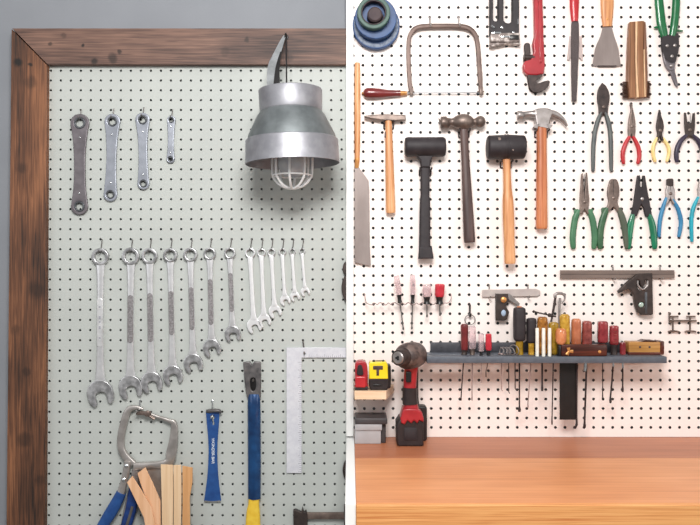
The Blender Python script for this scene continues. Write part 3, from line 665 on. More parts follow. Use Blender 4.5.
# ------------------------------------------------------------------ putty knife
Frame.h0 = 4
t = thing('putty_knife', 'wide putty knife with wooden handle and flared steel blade', 'putty knife', 607, 66, 0)
m = MB(); m.plate(catmull([(603.8, 25), (603.8, 25), (611.8, 25), (611.8, 25), (614.6, 36), (618.6, 48), (621.0, 65.2), (621.0, 65.2), (607, 65.8), (593.2, 65.0), (593.2, 65.0), (596, 48), (601, 36)], 3), 1.8, 2.7, .2); m.mi = 1; m.box(598, 65, 617, 66.4, 1.7, 2.8, .2); obj('blade', m, ['blade', 'dark'], t)
m = MB(); m.tube([(607.4, -18, 3), (607.4, -10, 3), (607.4, 5, 3), (607.4, 18, 3), (607.6, 26.4, 3)], [(4, 2), (6.4, 2.8), (6.4, 2.8), (5.4, 2.4), (4.4, 1.9)], n=20, sub=4, pw=3); obj('handle', m, 'hand_w', t)
m = MB(); m.lathe((607, 19.4, 5.0), (607, 19.4, 6), [(0, 1.1), (.5, 1.1), (.8, .5)], 12); m.lathe((608.6, 25.4, 4.4), (608.6, 25.4, 6), [(0, .9), (.6, .9), (.9, .3)], 12); obj('rivet', m, 'brass', t)

# ------------------------------------------------------------------ wooden brush
Frame.h0 = 6
t = thing('wire_brush', 'wooden striped brush with brown bristles at its lower end', 'brush', 637, 99, 0)
m = MB(); m.plate([(629.4, 22.4), (634.6, 21.8), (634.4, 60), (635.4, 98), (628.8, 98), (627.2, 80), (627.8, 50)], .6, 8, .8); obj('side_slat', m, 'brush_w', t)
m = MB(); m.plate([(634.8, 22), (636.8, 22), (636.2, 60), (638.2, 97.6), (635.8, 97.8), (634.8, 60)], .6, 8.4, .5); obj('pale_strip', m, 'brush_c', t, label='cream inlay strip')
m = MB(); m.plate([(636.9, 21.8), (643, 21.4), (642.4, 60), (643.6, 97.6), (638.3, 98), (636.4, 60)], .6, 8.6, .8); obj('centre_slat', m, 'brush_w', t)
m = MB(); m.plate([(643.0, 50), (643.9, 50), (645.0, 97), (643.7, 97)], .6, 8.2, .3); obj('pale_strip', m, 'brush_c', t)
m = MB(); m.plate([(643.2, 21.6), (645.4, 22.4), (646.6, 50), (647.4, 75), (646.8, 97.4), (645.2, 97.6), (643.6, 60)], .6, 7.4, .8); obj('side_slat', m, 'brush_d', t)
m = MB()
for s in range(12):
    y = 81.6 + s * 1.42
    m.tube([(628.4, y, 4), (623.4, y + .2, 4)], [(.4, 2.6), (.3, 2.8)], n=6, caps=True)
    m.tube([(646.4, y - .4, 4), (650.4, y - .2, 4)], [(.4, 2.6), (.3, 2.8)], n=6, caps=True)
o = obj('bristles', m, 'bristle', t); o['kind'] = 'stuff'

# ------------------------------------------------------------------ tin snips
Frame.h0 = 5
t = thing('tin_snips', 'green handled tin snips with black pivot and angled grey blades', 'snips', 676, 87, 0)
m = MB(); m.plate(catmull([(663, 34), (663, 34), (670, 36), (677.6, 34), (677.6, 34), (678, 48), (675.6, 58), (674, 62), (668, 60), (664, 54), (662.6, 44)], 3), 2.2, 5.6, .8); obj('pivot_plate', m, 'rubber', t)
m = MB(); m.plate(catmull([(663.2, 52), (667, 54), (671.6, 58), (675.6, 62), (675, 68), (672, 71), (668, 69), (664.8, 62)], 4), 1.2, 4.4, .7); m.plate([(669, 66), (674, 62), (676, 72), (679, 85), (677.8, 87), (675.6, 84), (671.6, 74)], 1, 3.6, .6); obj('blade', m, 'gun', t)
m = MB(); m.tube([(658.6, -16, 3.6), (659.4, 0, 3.6), (660.6, 12, 3.6), (662, 24, 3.6), (665, 36, 3.6)], [(3, 2.6), (4.4, 3), (4.5, 3), (4.6, 3), (3.6, 2.4)], n=18, sub=4); m.tube([(661, 26.6, 3.4), (654.6, 27, 3.4)], [1.6, .9], n=10); obj('handle', m, 'green4', t)
m = MB(); m.tube([(677, -16, 3.6), (676.8, 0, 3.6), (676, 14, 3.6), (674.6, 26, 3.6), (673, 36, 3.6)], [(3, 2.6), (3.9, 3), (3.9, 3), (3.9, 3), (3.4, 2.4)], n=18, sub=4); m.tube([(677, 30, 3.4), (683.4, 30.6, 3.4)], [1.4, .8], n=10); obj('handle', m, 'green4', t)
for x, y in ((667, 46), (674.5, 45.6), (671.7, 56.4), (671.3, 66)):
    m = MB(); m.lathe((x, y, 4), (x, y, 7), [(0, 1.7), (2, 1.7), (2.6, 1), (2.7, .1)], 14); obj('bolt', m, 'steel_g', t)

# ------------------------------------------------------------------ pliers
def pliers(name, lab, cat, x, y1, head, hmat, hl, hr, hw, gl, gr, pivot, hh=(1.2, 4.6), extra=None, holes=(), pr=1.7, depth=2.2):
    Frame.h0 = 4
    t = thing(name, lab, cat, x, y1, 0)
    m = MB(); m.plate(head, hh[0], hh[1], .8, holes=holes, seg=3); hd = obj('jaws', m, hmat, t)
    for path, g in ((hl, gl), (hr, gr)):
        n = len(path)
        rad = [(hw * (.72 if i == 0 else (.82 if i == n - 1 else 1.0)), depth * (.8 if i in (0, n - 1) else 1)) for i in range(n)]
        pts = [(px, py, 2.9) for px, py in path]
        ex = Vector(pts[-1]) - Vector(pts[-2]); ex = Vector(pts[-1]) + ex.normalized() * hw * .7
        pts.append(tuple(ex)); rad.append((hw * .35, depth * .4))
        m = MB(); m.tube(pts, rad, n=16, sub=4, pw=2.3); obj('handle', m, g, t)
    m = MB(); m.lathe((pivot[0], pivot[1], hh[1] - .5), (pivot[0], pivot[1], hh[1] + 1), [(0, pr), (.9, pr), (1.3, pr * .6), (1.4, .05)], 16); obj('pivot', m, 'steel_b' if hmat != 'rubber' else 'steel_g', t)
    m = MB(); m.box(head_x(head), head_y(head), head_x(head) + .35, pivot[1] - 3, hh[1] - .1, hh[1] + .12, 0); obj('jaw_seam', m, 'black', hd)
    if extra: extra(t)
    return t
def head_x(h): return (min(p[0] for p in h) + max(p[0] for p in h)) / 2
def head_y(h): return min(p[1] for p in h) + 1.0
pliers('linesman_pliers', 'long dark linesman pliers with grey dipped handles, head up', 'pliers', 602, 172,
       catmull([(602.6, 83.8), (606, 86), (609.2, 93), (609.6, 100), (608.2, 107), (607.4, 116), (604, 115), (603.4, 113), (602.6, 115), (599.4, 116), (598.8, 107), (597.4, 99), (598, 91), (600, 86)], 4), 'dark',
       [(601.4, 112), (598, 121), (595.4, 131), (593.6, 147), (593.4, 169)], [(605.4, 112), (608.4, 121), (610.4, 131), (611.2, 147), (611.5, 169)], 2.2, 'grey_grip', 'grey_grip', (603.4, 107))
pliers('long_nose_pliers', 'small red handled pliers with hooked tip', 'pliers', 631, 164,
       catmull([(630.6, 103.4), (631.8, 104.4), (633.2, 110), (635, 118), (635.6, 126), (634.8, 137), (632.6, 137.4), (631.6, 134), (630.4, 137.4), (628.6, 136.6), (628.2, 126), (629.4, 117), (631, 110), (630.2, 105)], 4), 'steel_b',
       [(630, 136), (625.4, 144.5), (623.0, 154), (623.8, 162.6)], [(633.2, 136), (638.0, 145.5), (639.8, 155), (638.4, 162.6)], 2.1, 'red_p', 'red_p', (632, 126.5))
pliers('needle_pliers', 'small pale yellow handled pliers with short pointed jaws', 'pliers', 661, 162,
       catmull([(659.4, 109.6), (661, 115), (663.4, 122), (663.8, 128), (662.4, 134), (664, 140), (661.4, 140), (660, 136), (658.4, 140), (656, 140), (657.6, 134), (656.4, 127), (657.4, 120)], 4), 'dark',
       [(657.4, 137.6), (653.8, 145.5), (653.4, 153.6), (655.4, 161)], [(663, 137.6), (668.2, 145.5), (669.4, 153), (667.4, 160.6)], 1.7, 'cream_grip', 'cream_grip', (660.2, 130.6))
pliers('duckbill_pliers', 'dark plum handled pliers with forked tip at the right edge', 'pliers', 689.5, 162,
       [(684.6, 112.4), (686.2, 113), (687.4, 122), (689.8, 124), (692.2, 122), (693.4, 113), (695, 112.4), (695, 126), (693.4, 138), (689.8, 136), (686.2, 138), (684.8, 126)], 'dark',
       [(687.4, 135), (681, 141), (677, 151), (677.2, 160.6)], [(692.4, 135), (699, 141), (703, 151), (702.6, 160.6)], 2.4, 'plum', 'plum', (689.8, 130))
def spurs(pts, mt):
    def f(t):
        for p in pts:
            m = MB(); m.plate(catmull(p, 3), 1.2, 4.4, .6); obj('guard', m, mt, t)
    return f
def cutaway(p, mt='board_r'):
    pass
pliers('long_nose_pliers', 'moss green handled long nose pliers, leftmost of the green row', 'pliers', 584, 250,
       [(581.6, 174), (583.0, 173), (583.8, 186), (584.4, 194), (585.2, 186), (586.2, 172.6), (587.2, 173), (588.4, 190), (589.4, 200), (588.6, 208), (590.6, 214), (587, 214), (584.6, 209), (582, 214), (577.6, 214), (580.2, 208), (579.8, 198), (580.6, 188)], 'steel_b',
       [(579.4, 210), (575.8, 217), (573.8, 228), (573.0, 238), (573.6, 247)], [(588.4, 210), (592.2, 217), (594.2, 228), (595, 238), (594.2, 247)], 3.1, 'green1', 'green1', (584.6, 202), extra=spurs([[(574.2, 210), (579, 209.6), (580, 214), (576.4, 217)], [(588.4, 210), (593, 209.4), (592, 216), (588.4, 215)]], 'green1'))
pliers('combination_pliers', 'blunt nosed green pliers with worn brownish right handle', 'pliers', 613, 250,
       catmull([(610.4, 180), (613, 179), (617, 180), (619.2, 187), (619.2, 194), (617.6, 202), (620, 210), (617, 211), (613.6, 207), (609.4, 211), (606, 210), (608.6, 202), (607.4, 194), (608.4, 186)], 4), 'steel_b',
       [(607.6, 208), (603.8, 217), (601.2, 228), (600.4, 238), (600.6, 247)], [(618.8, 208), (622.4, 217), (625, 228), (626.6, 238), (627.6, 247)], 3.3, 'green2', 'green2b', (613.6, 198), extra=spurs([[(601.6, 208.6), (606, 208), (608, 213), (604, 217)]], 'green2'))
pliers('wire_strippers', 'emerald handled wire strippers with broad black head', 'pliers', 641.5, 250,
       [(637.6, 175.4), (640.0, 175.4), (640.2, 186), (641.4, 188), (642.6, 186), (642.8, 175.4), (645, 175.6), (647.4, 190), (650, 204), (652.0, 215), (648, 217), (645.4, 216), (643.6, 208), (641.6, 204), (639.6, 208), (637, 216), (633.4, 217), (631.4, 214), (633.6, 203), (635.4, 190)], 'rubber',
       [(633.6, 214), (631, 224), (629.4, 236), (628.7, 247)], [(649.4, 214), (652.4, 224), (654.2, 236), (655, 247)], 3.3, 'green3', 'green3', (642, 199))
pliers('end_nippers', 'light blue handled nippers with short dark tip', 'pliers', 670, 238,
       [(667.4, 179.4), (672.8, 179.2), (673.4, 186), (675, 190), (674.4, 196), (676.2, 204), (672.8, 204), (670.4, 198), (668, 204), (664, 205), (666.2, 196), (665.8, 190), (667, 186)], 'steel_g',
       [(667, 197.6), (663.4, 207.4), (660.2, 221), (659.5, 235.6)], [(672.8, 199), (678.4, 209), (681.4, 222), (679.4, 235.6)], 2.0, 'sky', 'sky', (670.3, 193.6),
       extra=lambda t: obj('tip', MB().plate(rr(667, 178.6, 673.2, 186.4, 1.6), 1, 5.2, .6), 'dark', t, label='dark cutting tip'))
pliers('end_nippers', 'teal handled nippers at the far right edge', 'pliers', 702, 244,
       [(699.4, 181), (704.6, 181), (706, 190), (705, 197), (707, 204), (703.6, 204), (702, 199), (699.4, 204), (696.6, 204), (698.6, 197), (698, 190)], 'steel_g',
       [(699, 197), (694, 207), (691.8, 220), (692.2, 240)], [(705, 197), (710, 207), (712.4, 221), (712, 240)], 1.9, 'teal', 'teal', (702, 193.6))

# ------------------------------------------------------------------ hammers
def holder(x, y, hw, lab):
    Frame.h0 = 4
    m = MB()
    for s in (-1, 1):
        m.tube([(x + s * (hw + .9), y + 6, .9), (x + s * (hw + .9), y + .8, 1.0), (x + s * (hw + .9), y, 2.0), (x + s * (hw + .9), y, 9.4), (x + s * (hw + .9), y - 1.6, 10.2)], .75, n=8, sub=3)
    m.tube([(x - hw - .9, y + 6, .9), (x + hw + .9, y + 6, .9)], .75, n=8)
    tag(obj('hammer_holder', m, 'darkshank'), lab, 'hook', 'double prong hammer holders')
def hpath(p0, p1, prof, h=5.0): return [(p0[0] + (p1[0] - p0[0]) * f, p0[1] + (p1[1] - p0[1]) * f, h) for f, *_ in prof], [tuple(r[1:]) if len(r) > 2 else (r[1], r[1] * .8) for r in prof]
# tack hammer
Frame.h0 = 6
t = thing('tack_hammer', 'slim cross head hammer with pale wooden handle', 'hammer', 390, 213, 0)
m = MB(); m.plate([(364.2, 116.0), (372, 115.0), (385, 114.4), (405.6, 115.2), (405.8, 120.6), (392, 121.2), (384, 120.8), (372, 119.2), (364.4, 117.8)], 3, 8, 1.1, seg=3); obj('head', m, 'steel_b', t)
pp, rd = hpath((388.4, 115), (390.8, 213), [(0, 3.4), (.05, 3.4), (.3, 3.7), (.6, 4.3), (.85, 4.6), (.97, 4.7), (1, 4.2)]); m = MB(); m.tube(pp, rd, n=18, sub=4, pw=2.6); m.mi = 1; m.box(384.6, 132, 385.8, 137.6, 4, 7, .3); obj('handle', m, ['hand_w', 'hand_d'], t)
holder(388.8, 122.6, 3.8, 'double prong holder under the slim cross head hammer')
# dead blow
Frame.h0 = 8
t = thing('dead_blow_hammer', 'all black rubber dead blow hammer with squared grip', 'hammer', 425, 259, 0)
m = MB(); m.tube([(404.8, 147.3, 10), (405.6, 147.3, 10), (407.4, 147.3, 10), (425, 147.2, 10), (442.4, 147.3, 10), (444.2, 147.3, 10), (445, 147.3, 10)], [8.4, 9.2, 9.8, 9.7, 9.8, 9.2, 8.4], n=36, sub=1); m.plate([(415, 154), (435, 154), (430.6, 161), (429.8, 168), (420.6, 168), (419.8, 161)], 5, 13, 1.5, seg=3); obj('head', m, 'rubber', t)
pp, rd = hpath((425.2, 158), (424.6, 250), [(0, 4.6, 3.6), (.15, 4.7, 3.6), (.4, 4.5, 3.4), (.5, 5.2, 3.6), (.9, 5.6, 3.8), (1, 5.8, 3.8)], 8); m = MB(); m.tube(pp, rd, n=20, sub=4, pw=4); gr = obj('handle', m, 'rubber', t)
m = MB(); m.plate([(419.4, 247), (431.6, 247), (433.4, 258.8), (418.2, 258.8)], 3.4, 12.4, 1.2, seg=3); obj('pommel', m, 'rubber', t)
holder(425.4, 169.5, 4.8, 'double prong holder under the black dead blow hammer')
# ball peen
Frame.h0 = 8
t = thing('ball_peen_hammer', 'ball peen hammer with dark brown handle and old steel head', 'hammer', 470, 243, 0)
m = MB(); m.tube([(440.8, 122.7, 8), (441.4, 122.7, 8), (446.4, 122.6, 8), (447.6, 122.4, 8), (449.6, 122, 8), (453, 122, 8), (457, 122, 8), (464, 122, 8), (470.4, 122, 8), (473.4, 122, 8), (475.4, 121.8, 8), (478, 121.7, 8), (481, 121.7, 8), (484.2, 121.7, 8), (485.6, 121.7, 8)],
    [5.2, 6.1, 6.1, 5.2, 3.9, 3.9, 6.6, 8.2, 6.2, 3.4, 3.6, 5.4, 5.8, 4.0, .8], n=30, sub=2); obj('head', m, 'steel_b', t)
pp, rd = hpath((463.6, 126), (469.6, 242.6), [(0, 3.9), (.06, 4.1), (.25, 4.0), (.5, 4.7), (.8, 5.4), (.97, 5.7), (1, 5.2)], 8); m = MB(); m.tube(pp, rd, n=20, sub=4, pw=2.5); obj('handle', m, 'hand_d', t)
holder(464.2, 131, 4.2, 'double prong holder under the ball peen hammer')
# rubber mallet
Frame.h0 = 9
t = thing('rubber_mallet', 'rubber mallet with worn black head and pale wooden handle', 'mallet', 509, 264, 0)
m = MB(); m.tube([(486.8, 147.8, 12), (487.4, 147.8, 12), (488.6, 147.8, 12), (505.3, 147.6, 12), (522.2, 147.6, 12), (523.4, 147.6, 12), (524.0, 147.6, 12)], [10.2, 11.2, 11.7, 12.3, 11.7, 11.2, 10.2], n=40, sub=1)
for xx in (504, 506.6): m.tube([(xx, 147.6, 12), (xx + .6, 147.6, 12)], [12.7, 12.7], n=40)
obj('head', m, 'rubber', t)
m = MB(); m.lathe((510, 152, 23.2), (510, 152, 24.9), [(0, 1.0), (.8, .8)], 10); m.lathe((497, 141, 22.2), (497, 141, 23.7), [(0, 1.6), (.6, 1.4)], 10); obj('scuff', m, 'steel_b', t)
pp, rd = hpath((505.8, 157), (509.4, 263.8), [(0, 3.8), (.1, 3.7), (.3, 4.2), (.42, 5.3), (.6, 5.6), (.85, 5.3), (.97, 5.6), (1, 5.0)], 12); m = MB(); m.tube(pp, rd, n=20, sub=4, pw=2.4); obj('handle', m, 'hand_w', t)
holder(506.4, 161.6, 4.4, 'double prong holder under the rubber mallet')
# claw hammer
Frame.h0 = 7
t = thing('claw_hammer', 'claw hammer with bright grey head and orange wooden handle', 'hammer', 542, 229, 0)
m = MB(); m.tube([(517.4, 115.3, 7), (518, 115.3, 7), (521.6, 115.2, 7), (522.8, 114.8, 7), (525, 114.2, 7), (530, 113.8, 7), (535.6, 114.4, 7)], [3.6, 4.3, 4.3, 3.6, 2.6, 2.9, 4.2], n=24, sub=3)
m.plate(catmull([(533.6, 111), (538, 109), (545, 108.6), (551, 110.4), (552, 114), (550, 119), (548.4, 126.6), (548.4, 126.6), (535.6, 126.6), (535.6, 126.6), (534.4, 119)], 4), 2.4, 11, 1.6, seg=3)
for h_ in (4.6, 9.0): m.tube([(547, 113, h_), (553, 113.6, h_), (559, 116.6, h_), (564, 121.4, h_), (567, 126.4, h_)], [(3.2, 1.9), (2.8, 1.9), (2.1, 1.8), (1.3, 1.6), (.5, 1.2)], n=14, sub=4, pw=2.6)
obj('head', m, 'steel_g', t)
pp, rd = hpath((541.6, 118), (541.8, 228.8), [(0, 4.8), (.08, 5.0), (.3, 5.0), (.5, 5.3), (.8, 5.5), (.97, 5.7), (1, 5.1)], 6.6); m = MB(); m.tube(pp, rd, n=20, sub=4, pw=2.6); obj('handle', m, 'hand_o', t)
holder(541.7, 131, 5.3, 'double prong holder under the claw hammer')

# ------------------------------------------------------------------ drywall saw at the post
Frame.h0 = 4
t = thing('trowel', 'long steel trowel blade with slim pale wooden handle beside the white post', 'trowel', 362, 268, 0)
m = MB(); m.tube([(357.4, 63.6, 3.6), (357.4, 66, 3.6), (357.4, 100, 3.6), (357.4, 140, 3.6), (357.2, 158, 3.6)], [(1.8, 1.8), (2.8, 2.6), (3, 2.8), (2.9, 2.8), (2.4, 2.2)], n=16, sub=4); obj('handle', m, 'hand_w', t)
m = MB(); m.tube([(357.2, 157, 3.4), (357.2, 160, 3.4), (356.6, 168, 3.2)], [(2.6, 2.2), (2.5, 2.2), (1.8, 1.2)], n=14, sub=3); obj('ferrule', m, 'brass', t)
m = MB(); m.plate([(354.6, 166), (357.6, 165.4), (368.6, 180.6), (369.2, 190), (369.8, 246), (370.8, 266), (354.6, 262.6)], 2.4, 3.5, .25); obj('blade', m, 'blade', t)

# ------------------------------------------------------------------ screwdriver rack
Frame.h0 = 8
pts = [(364.6, 293.8, 0.2), (365, 296, 2), (366.2, 302.4, 6)]
for i in range(11):
    x = 370 + i * 7.0
    pts += [(x, 304.4, 12), (x + 2.2, 304.4 - (2 if i % 2 else 0), 14), (x + 4.4, 303.0, 7)]
pts += [(448, 303, 8), (451.6, 299, 4), (452, 294.6, .2)]
m = MB(); m.tube(pts, .42, n=6, sub=3); tag(obj('wire_rack', m, 'pinkshank'), 'thin wavy wire rack holding four small screwdrivers', 'rack')
def driver(name, lab, p0, p1, rh, col, ncol, tip, hw2=None, h=10, smat='wire', cat='screwdriver', sr=.65, neck=8, pw=2.4, group=None):
    """handle p0 (top) to p1 (neck start), then neck, then shank to tip"""
    Frame.h0 = h
    t = thing(name, lab, cat, tip[0], tip[1], h, group)
    p0 = Vector(p0); p1 = Vector(p1); d = p1 - p0
    q = lambda f: (p0.x + d.x * f, p0.y + d.y * f, h)
    m = MB(); m.tube([q(0), q(.04), q(.12), q(.5), q(.85), q(1)], [rh * .7, rh * .92, rh, rh * .97, rh * .95, rh * .8], n=16, sub=3, pw=pw); obj('handle', m, col, t)
    dn = (Vector(tip) - p1).normalized(); e = p1 + dn * neck
    if ncol:
        m = MB(); m.tube([(p1.x, p1.y - .3, h), (p1.x + dn.x * neck * .5, p1.y + dn.y * neck * .5, h), (e.x, e.y, h)], [rh * .84, rh * .62, rh * .8], n=16, sub=3); obj('collar', m, ncol, t)
    m = MB(); tp = Vector(tip); m.tube([(e.x, e.y - .6, h), (tp.x - dn.x * 3, tp.y - dn.y * 3, h), (tp.x - dn.x * 1.5, tp.y - dn.y * 1.5, h), (tp.x, tp.y, h)], [(sr, sr), (sr, sr), (sr * 1.5, sr * .8), (sr * 1.1, sr * .25)], n=8, sub=1); obj('shank', m, smat, t)
    return t
driver('screwdriver', 'clear pink handled screwdriver leaning left, leftmost in wire rack', (396.4, 275.8), (399.0, 295), 3.0, 'clearpink', 'black', (403.4, 330), smat='wire', group='screwdrivers in the wire rack')
driver('screwdriver', 'clear pink handled screwdriver with long shank, second in wire rack', (412.6, 275.2), (412.8, 295), 2.7, 'clearpink', 'black', (411.8, 329.4), group='screwdrivers in the wire rack')
driver('screwdriver', 'stubby clear pink screwdriver, third in wire rack', (426.8, 284.6), (426.8, 297), 4.4, 'clearpink', 'black', (427, 317.4), neck=7, group='screwdrivers in the wire rack')
driver('screwdriver', 'stubby translucent red screwdriver, rightmost in wire rack', (440, 283.8), (439.4, 297), 5.0, 'red_c', 'black', (440, 316), neck=7, group='screwdrivers in the wire rack')

# ------------------------------------------------------------------ combination squares
Frame.h0 = 4
t = thing('combination_square', 'smaller combination square with pale rule and black head', 'square', 501, 320, 0)
m = MB(); m.plate([(482.2, 289.6), (536, 288.8), (540.4, 290.6), (540.6, 294), (537.6, 296.2), (482.2, 297)], 2, 3, .2); obj('rule', m, 'rule_l', t)
m = MB(); m.plate([(495.2, 293.6), (507.4, 293.6), (508.2, 300), (505.2, 306), (508.6, 311.8), (506.6, 319), (504, 320.4), (495.2, 320.2)], 3.2, 8, .7); obj('head', m, 'sq_dark', t)
m = MB(); m.plate([(505.6, 293.8), (508.8, 293), (519.6, 303.6), (518.2, 306), (507.8, 299.4)], 3.2, 6, .5); obj('mitre_arm', m, 'steel_g', t)
m = MB(); m.lathe((502.8, 299.6, 7.5), (502.8, 299.6, 10), [(0, 2.9), (1.6, 2.9), (2.2, 2), (2.3, .1)], 18); obj('knob', m, 'brass', t)
m = MB(); m.sphere(502.8, 312.8, 8, 2.4, 3.2, 1.0); obj('level_vial', m, 'vial_b', t)
hook(489.4, 284.4, 297.6, 8, 'wire peg hook at the left of the smaller combination square', r=.7, mt='steel_g', group='peg hooks on the cream board')
hook(528.2, 284.4, 297.4, 8, 'wire peg hook at the right of the smaller combination square', r=.7, mt='steel_g', group='peg hooks on the cream board')
t = thing('combination_square', 'larger combination square with long brown rule and dark head', 'square', 641, 315, 0)
Frame.h0 = 5
m = MB(); m.plate([(560.6, 270.2), (675.2, 270.2), (675.4, 278.2), (560.6, 278.6)], 2, 3.4, .25); r_ = obj('rule', m, 'rule_b', t)
m = MB(); m.box(561.5, 274.0, 674.5, 274.5, 3.35, 3.5, 0); obj('rule_groove', m, 'sq_dark', r_)
m = MB(); m.plate([(636.6, 273.6), (651.0, 273), (651.8, 314), (648, 315), (641, 314.8), (636.4, 312), (633.8, 304.4), (632.7, 295.7), (629.8, 290.4), (627.4, 288.9), (618, 293), (616.9, 291), (625, 282.9)], 3.6, 9, .8,
    holes=[catmull([(635.5, 280), (638, 280.4), (639.6, 286), (642.4, 286), (643.8, 280.4), (646.4, 280), (646.6, 286), (643.6, 290), (638.4, 290), (635.6, 286)], 3), circ(640.2, 304.6, 2.9, 18)]); obj('head', m, 'sq_dark', t)
m = MB(); m.tube([(636.2, 280.6, 9), (636.6, 285.6, 9.2), (641, 289.4, 9.4), (645.6, 285.6, 9.2), (646, 280.6, 9)], 1.1, n=10, sub=5); obj('clamp_ring', m, 'steel_g', t)
m = MB(); m.sphere(640.2, 304.6, 7.6, 2.7, 2.7, 1.2); obj('level_vial', m, 'vial', t)
m = MB(); m.box(643.2, 292, 645.6, 313.6, 8.8, 9.5, .2); obj('side_ridge', m, 'rim', t)
hook(613.2, 266, 279.4, 8, 'wire peg hook at the left of the larger combination square', r=.75, mt='steel_g', group='peg hooks on the cream board')
hook(660.4, 266, 279.4, 8, 'wire peg hook at the right of the larger combination square', r=.75, mt='steel_g', group='peg hooks on the cream board')

# ------------------------------------------------------------------ small wire clamp at the right edge
Frame.h0 = 5
t = thing('bar_clamp', 'small thin brown steel clamp with two T posts at the right edge', 'clamp', 680, 333, 0)
for x in (673.6, 690.8):
    m = MB(); m.tube([(x, 316, 3), (x, 332, 3)], [(.9, .9)] * 2, n=10); obj('post', m, 'steel_b', t)
m = MB(); m.tube([(669.6, 320.8, 3.6), (697, 320.8, 3.6)], .95, n=10); obj('bar', m, 'steel_b', t)
for x in (674.8, 691.8):
    m = MB(); m.tube([(x - 4.6, 316.6, 3), (x + 4.4, 316.6, 3)], [.8, .8], n=8); m.tube([(x - 6, 332, 3), (x - 2.5, 331.2, 3), (x + 1, 331.2, 3), (x + 5, 332, 3)], [.9, .9, .9, .9], n=8, sub=3); obj('jaw', m, 'steel_b', t)
hook(669.6, 312.8, 322.2, 6, 'wire peg hook at the left end of the small T post clamp', r=.8, mt='steel_b', group='peg hooks on the cream board')

# ------------------------------------------------------------------ slate tool shelf
SH = 40.0
Frame.h0 = SH
def ysh(h): return 262.5 + 94.3 * kk(SH) / kk(h)      # row of the shelf top seen in the frame at depth h
t = thing('tool_shelf', 'long slate grey metal tool shelf mounted across the cream board', 'shelf', 547, 363, 0)
Y = 356.8
m = MB(); m.box(427, Y, 667, Y + 1.2, 25.2, 38.4, .2); m.box(427, Y, 667, Y + 1.2, .3, 19.6, .2); m.box(427, Y, 431, Y + 1.2, 19.6, 25.2, 0); m.box(663, Y, 667, Y + 1.2, 19.6, 25.2, 0); obj('slotted_top', m, 'slate', t)
m = MB(); m.box(427, Y - .1, 667, Y + 6.4, 38.4, 40, .4); obj('front_lip', m, 'slate', t)
Frame.h0 = 0
m = MB(); m.box(430.2, 342.2, 661, 352.2, .2, 1.6, .3); 
for i in range(8): m.lathe((441 + i * 29, 346.4, 1.4), (441 + i * 29, 346.4, 2.4), [(0, .9), (.7, .8), (.9, .2)], 10)
obj('back_plate', m, 'slate_d', t)
Frame.h0 = SH
m = MB(); m.box(427, Y + .2, 428.2, Y + 6, .3, 38.4, .2); m.box(665.8, Y + .2, 667, Y + 6, .3, 38.4, .2); obj('end_plate', m, 'slate', t)
HB = 22.4; YB = ysh(HB)
def hand(name, lab, x0, x1, y0, y1, col, cat='screwdriver', neck=None, nw=None, tip=None, sr=.7, smat='darkshank', h=HB, pw=2.5, top=None, cap=None, tipw=1.4, flutes=False, xt=None):
    """upright tool in the shelf slot: handle, coloured neck down to the shelf, shank through the slot"""
    Frame.h0 = h
    cx = (x0 + x1) / 2; r = (x1 - x0) / 2
    t = thing(name, lab, cat, cx, YB, h, 'tools standing in the slate shelf')
    yb = ysh(h)
    ye = y1 if neck else yb
    L = ye - y0
    m = MB()
    m.tube([(cx, y0, h), (cx, y0 + L * .03, h), (cx, y0 + L * .1, h), (cx, y0 + L * .5, h), (cx, y0 + L * .9, h), (cx, ye - L * .02, h), (cx, ye, h)], [r * .6, r * .86, r * .98, r, r * .97, r * .8, r * .6], n=24, sub=3, pw=pw)
    if flutes:
        for a in range(5):
            xx = cx + r * .85 * math.cos(PI * a / 4); m.tube([(xx, y0 + 2, h + r * .8 * math.sin(PI * a / 4)), (xx, ye - 2, h + r * .8 * math.sin(PI * a / 4))], [r * .22] * 2, n=8)
    hd = obj('handle', m, col, t)
    if neck:
        w = nw or r * .7
        m = MB(); m.tube([(cx, ye - .4, h), (cx, (ye + yb) / 2, h), (cx, yb - .2, h)], [w, w * .9, w], n=16, sub=3); obj('neck', m, neck, t)
    if cap:
        m = MB(); m.tube([(cx, y0 - 1, h), (cx, y0 + 1.2, h)], [r * .35, r * .55], n=14); obj('cap', m, cap, t)
    if tip:
        xt = cx if xt is None else xt
        m = MB(); m.tube([(cx, yb - .6, h), (cx * .5 + xt * .5, (yb + tip) / 2, h), (xt, tip - 6, h), (xt, tip - 3, h), (xt, tip, h)], [sr, sr, sr, sr * tipw, sr * tipw * .8], n=10, sub=2); obj('shank', m, smat, t)
    return t
driver('folding_tool', 'narrow maroon folded pocket tool standing at the left of the slate shelf', (464.4, 324), (464.4, 350), 3.9, 'maroon', 'dark', (460.8, 400.6), h=HB, smat='darkshank', sr=.6, neck=4.5, cat='pocket tool', pw=2.0, group='tools standing in the slate shelf')
hand('screwdriver', 'beige handled screwdriver behind the key ring on the slate shelf', 468.6, 476, 326, 349, 'clearpink', neck='steel_b', tip=400.5, sr=.55, smat='pinkshank', xt=472)
Frame.h0 = 12
m = MB(); m.tube([(470 + 5.2 * math.cos(2 * PI * i / 20), 319.8 + 5 * math.sin(2 * PI * i / 20), 4) for i in range(21)], .45, n=8, sub=1); m.box(468.8, 313.5, 471.2, 317, 3, 5, .3)
Frame.h0 = 4
tag(obj('key_ring', m, 'wire'), 'thin steel key ring hanging above the beige screwdriver', 'ring')
hook(470, 305, 315.4, 6, 'dark flat peg hook holding the key ring', r=1.0, mt='dark', group='peg hooks on the cream board')
hand('screwdriver', 'small pale handled screwdriver with dark neck beside the red one', 478.4, 484, 333.2, 351.5, 'clearpink', neck='black', nw=1.6, tip=383, sr=.4, smat='pinkshank', h=30)
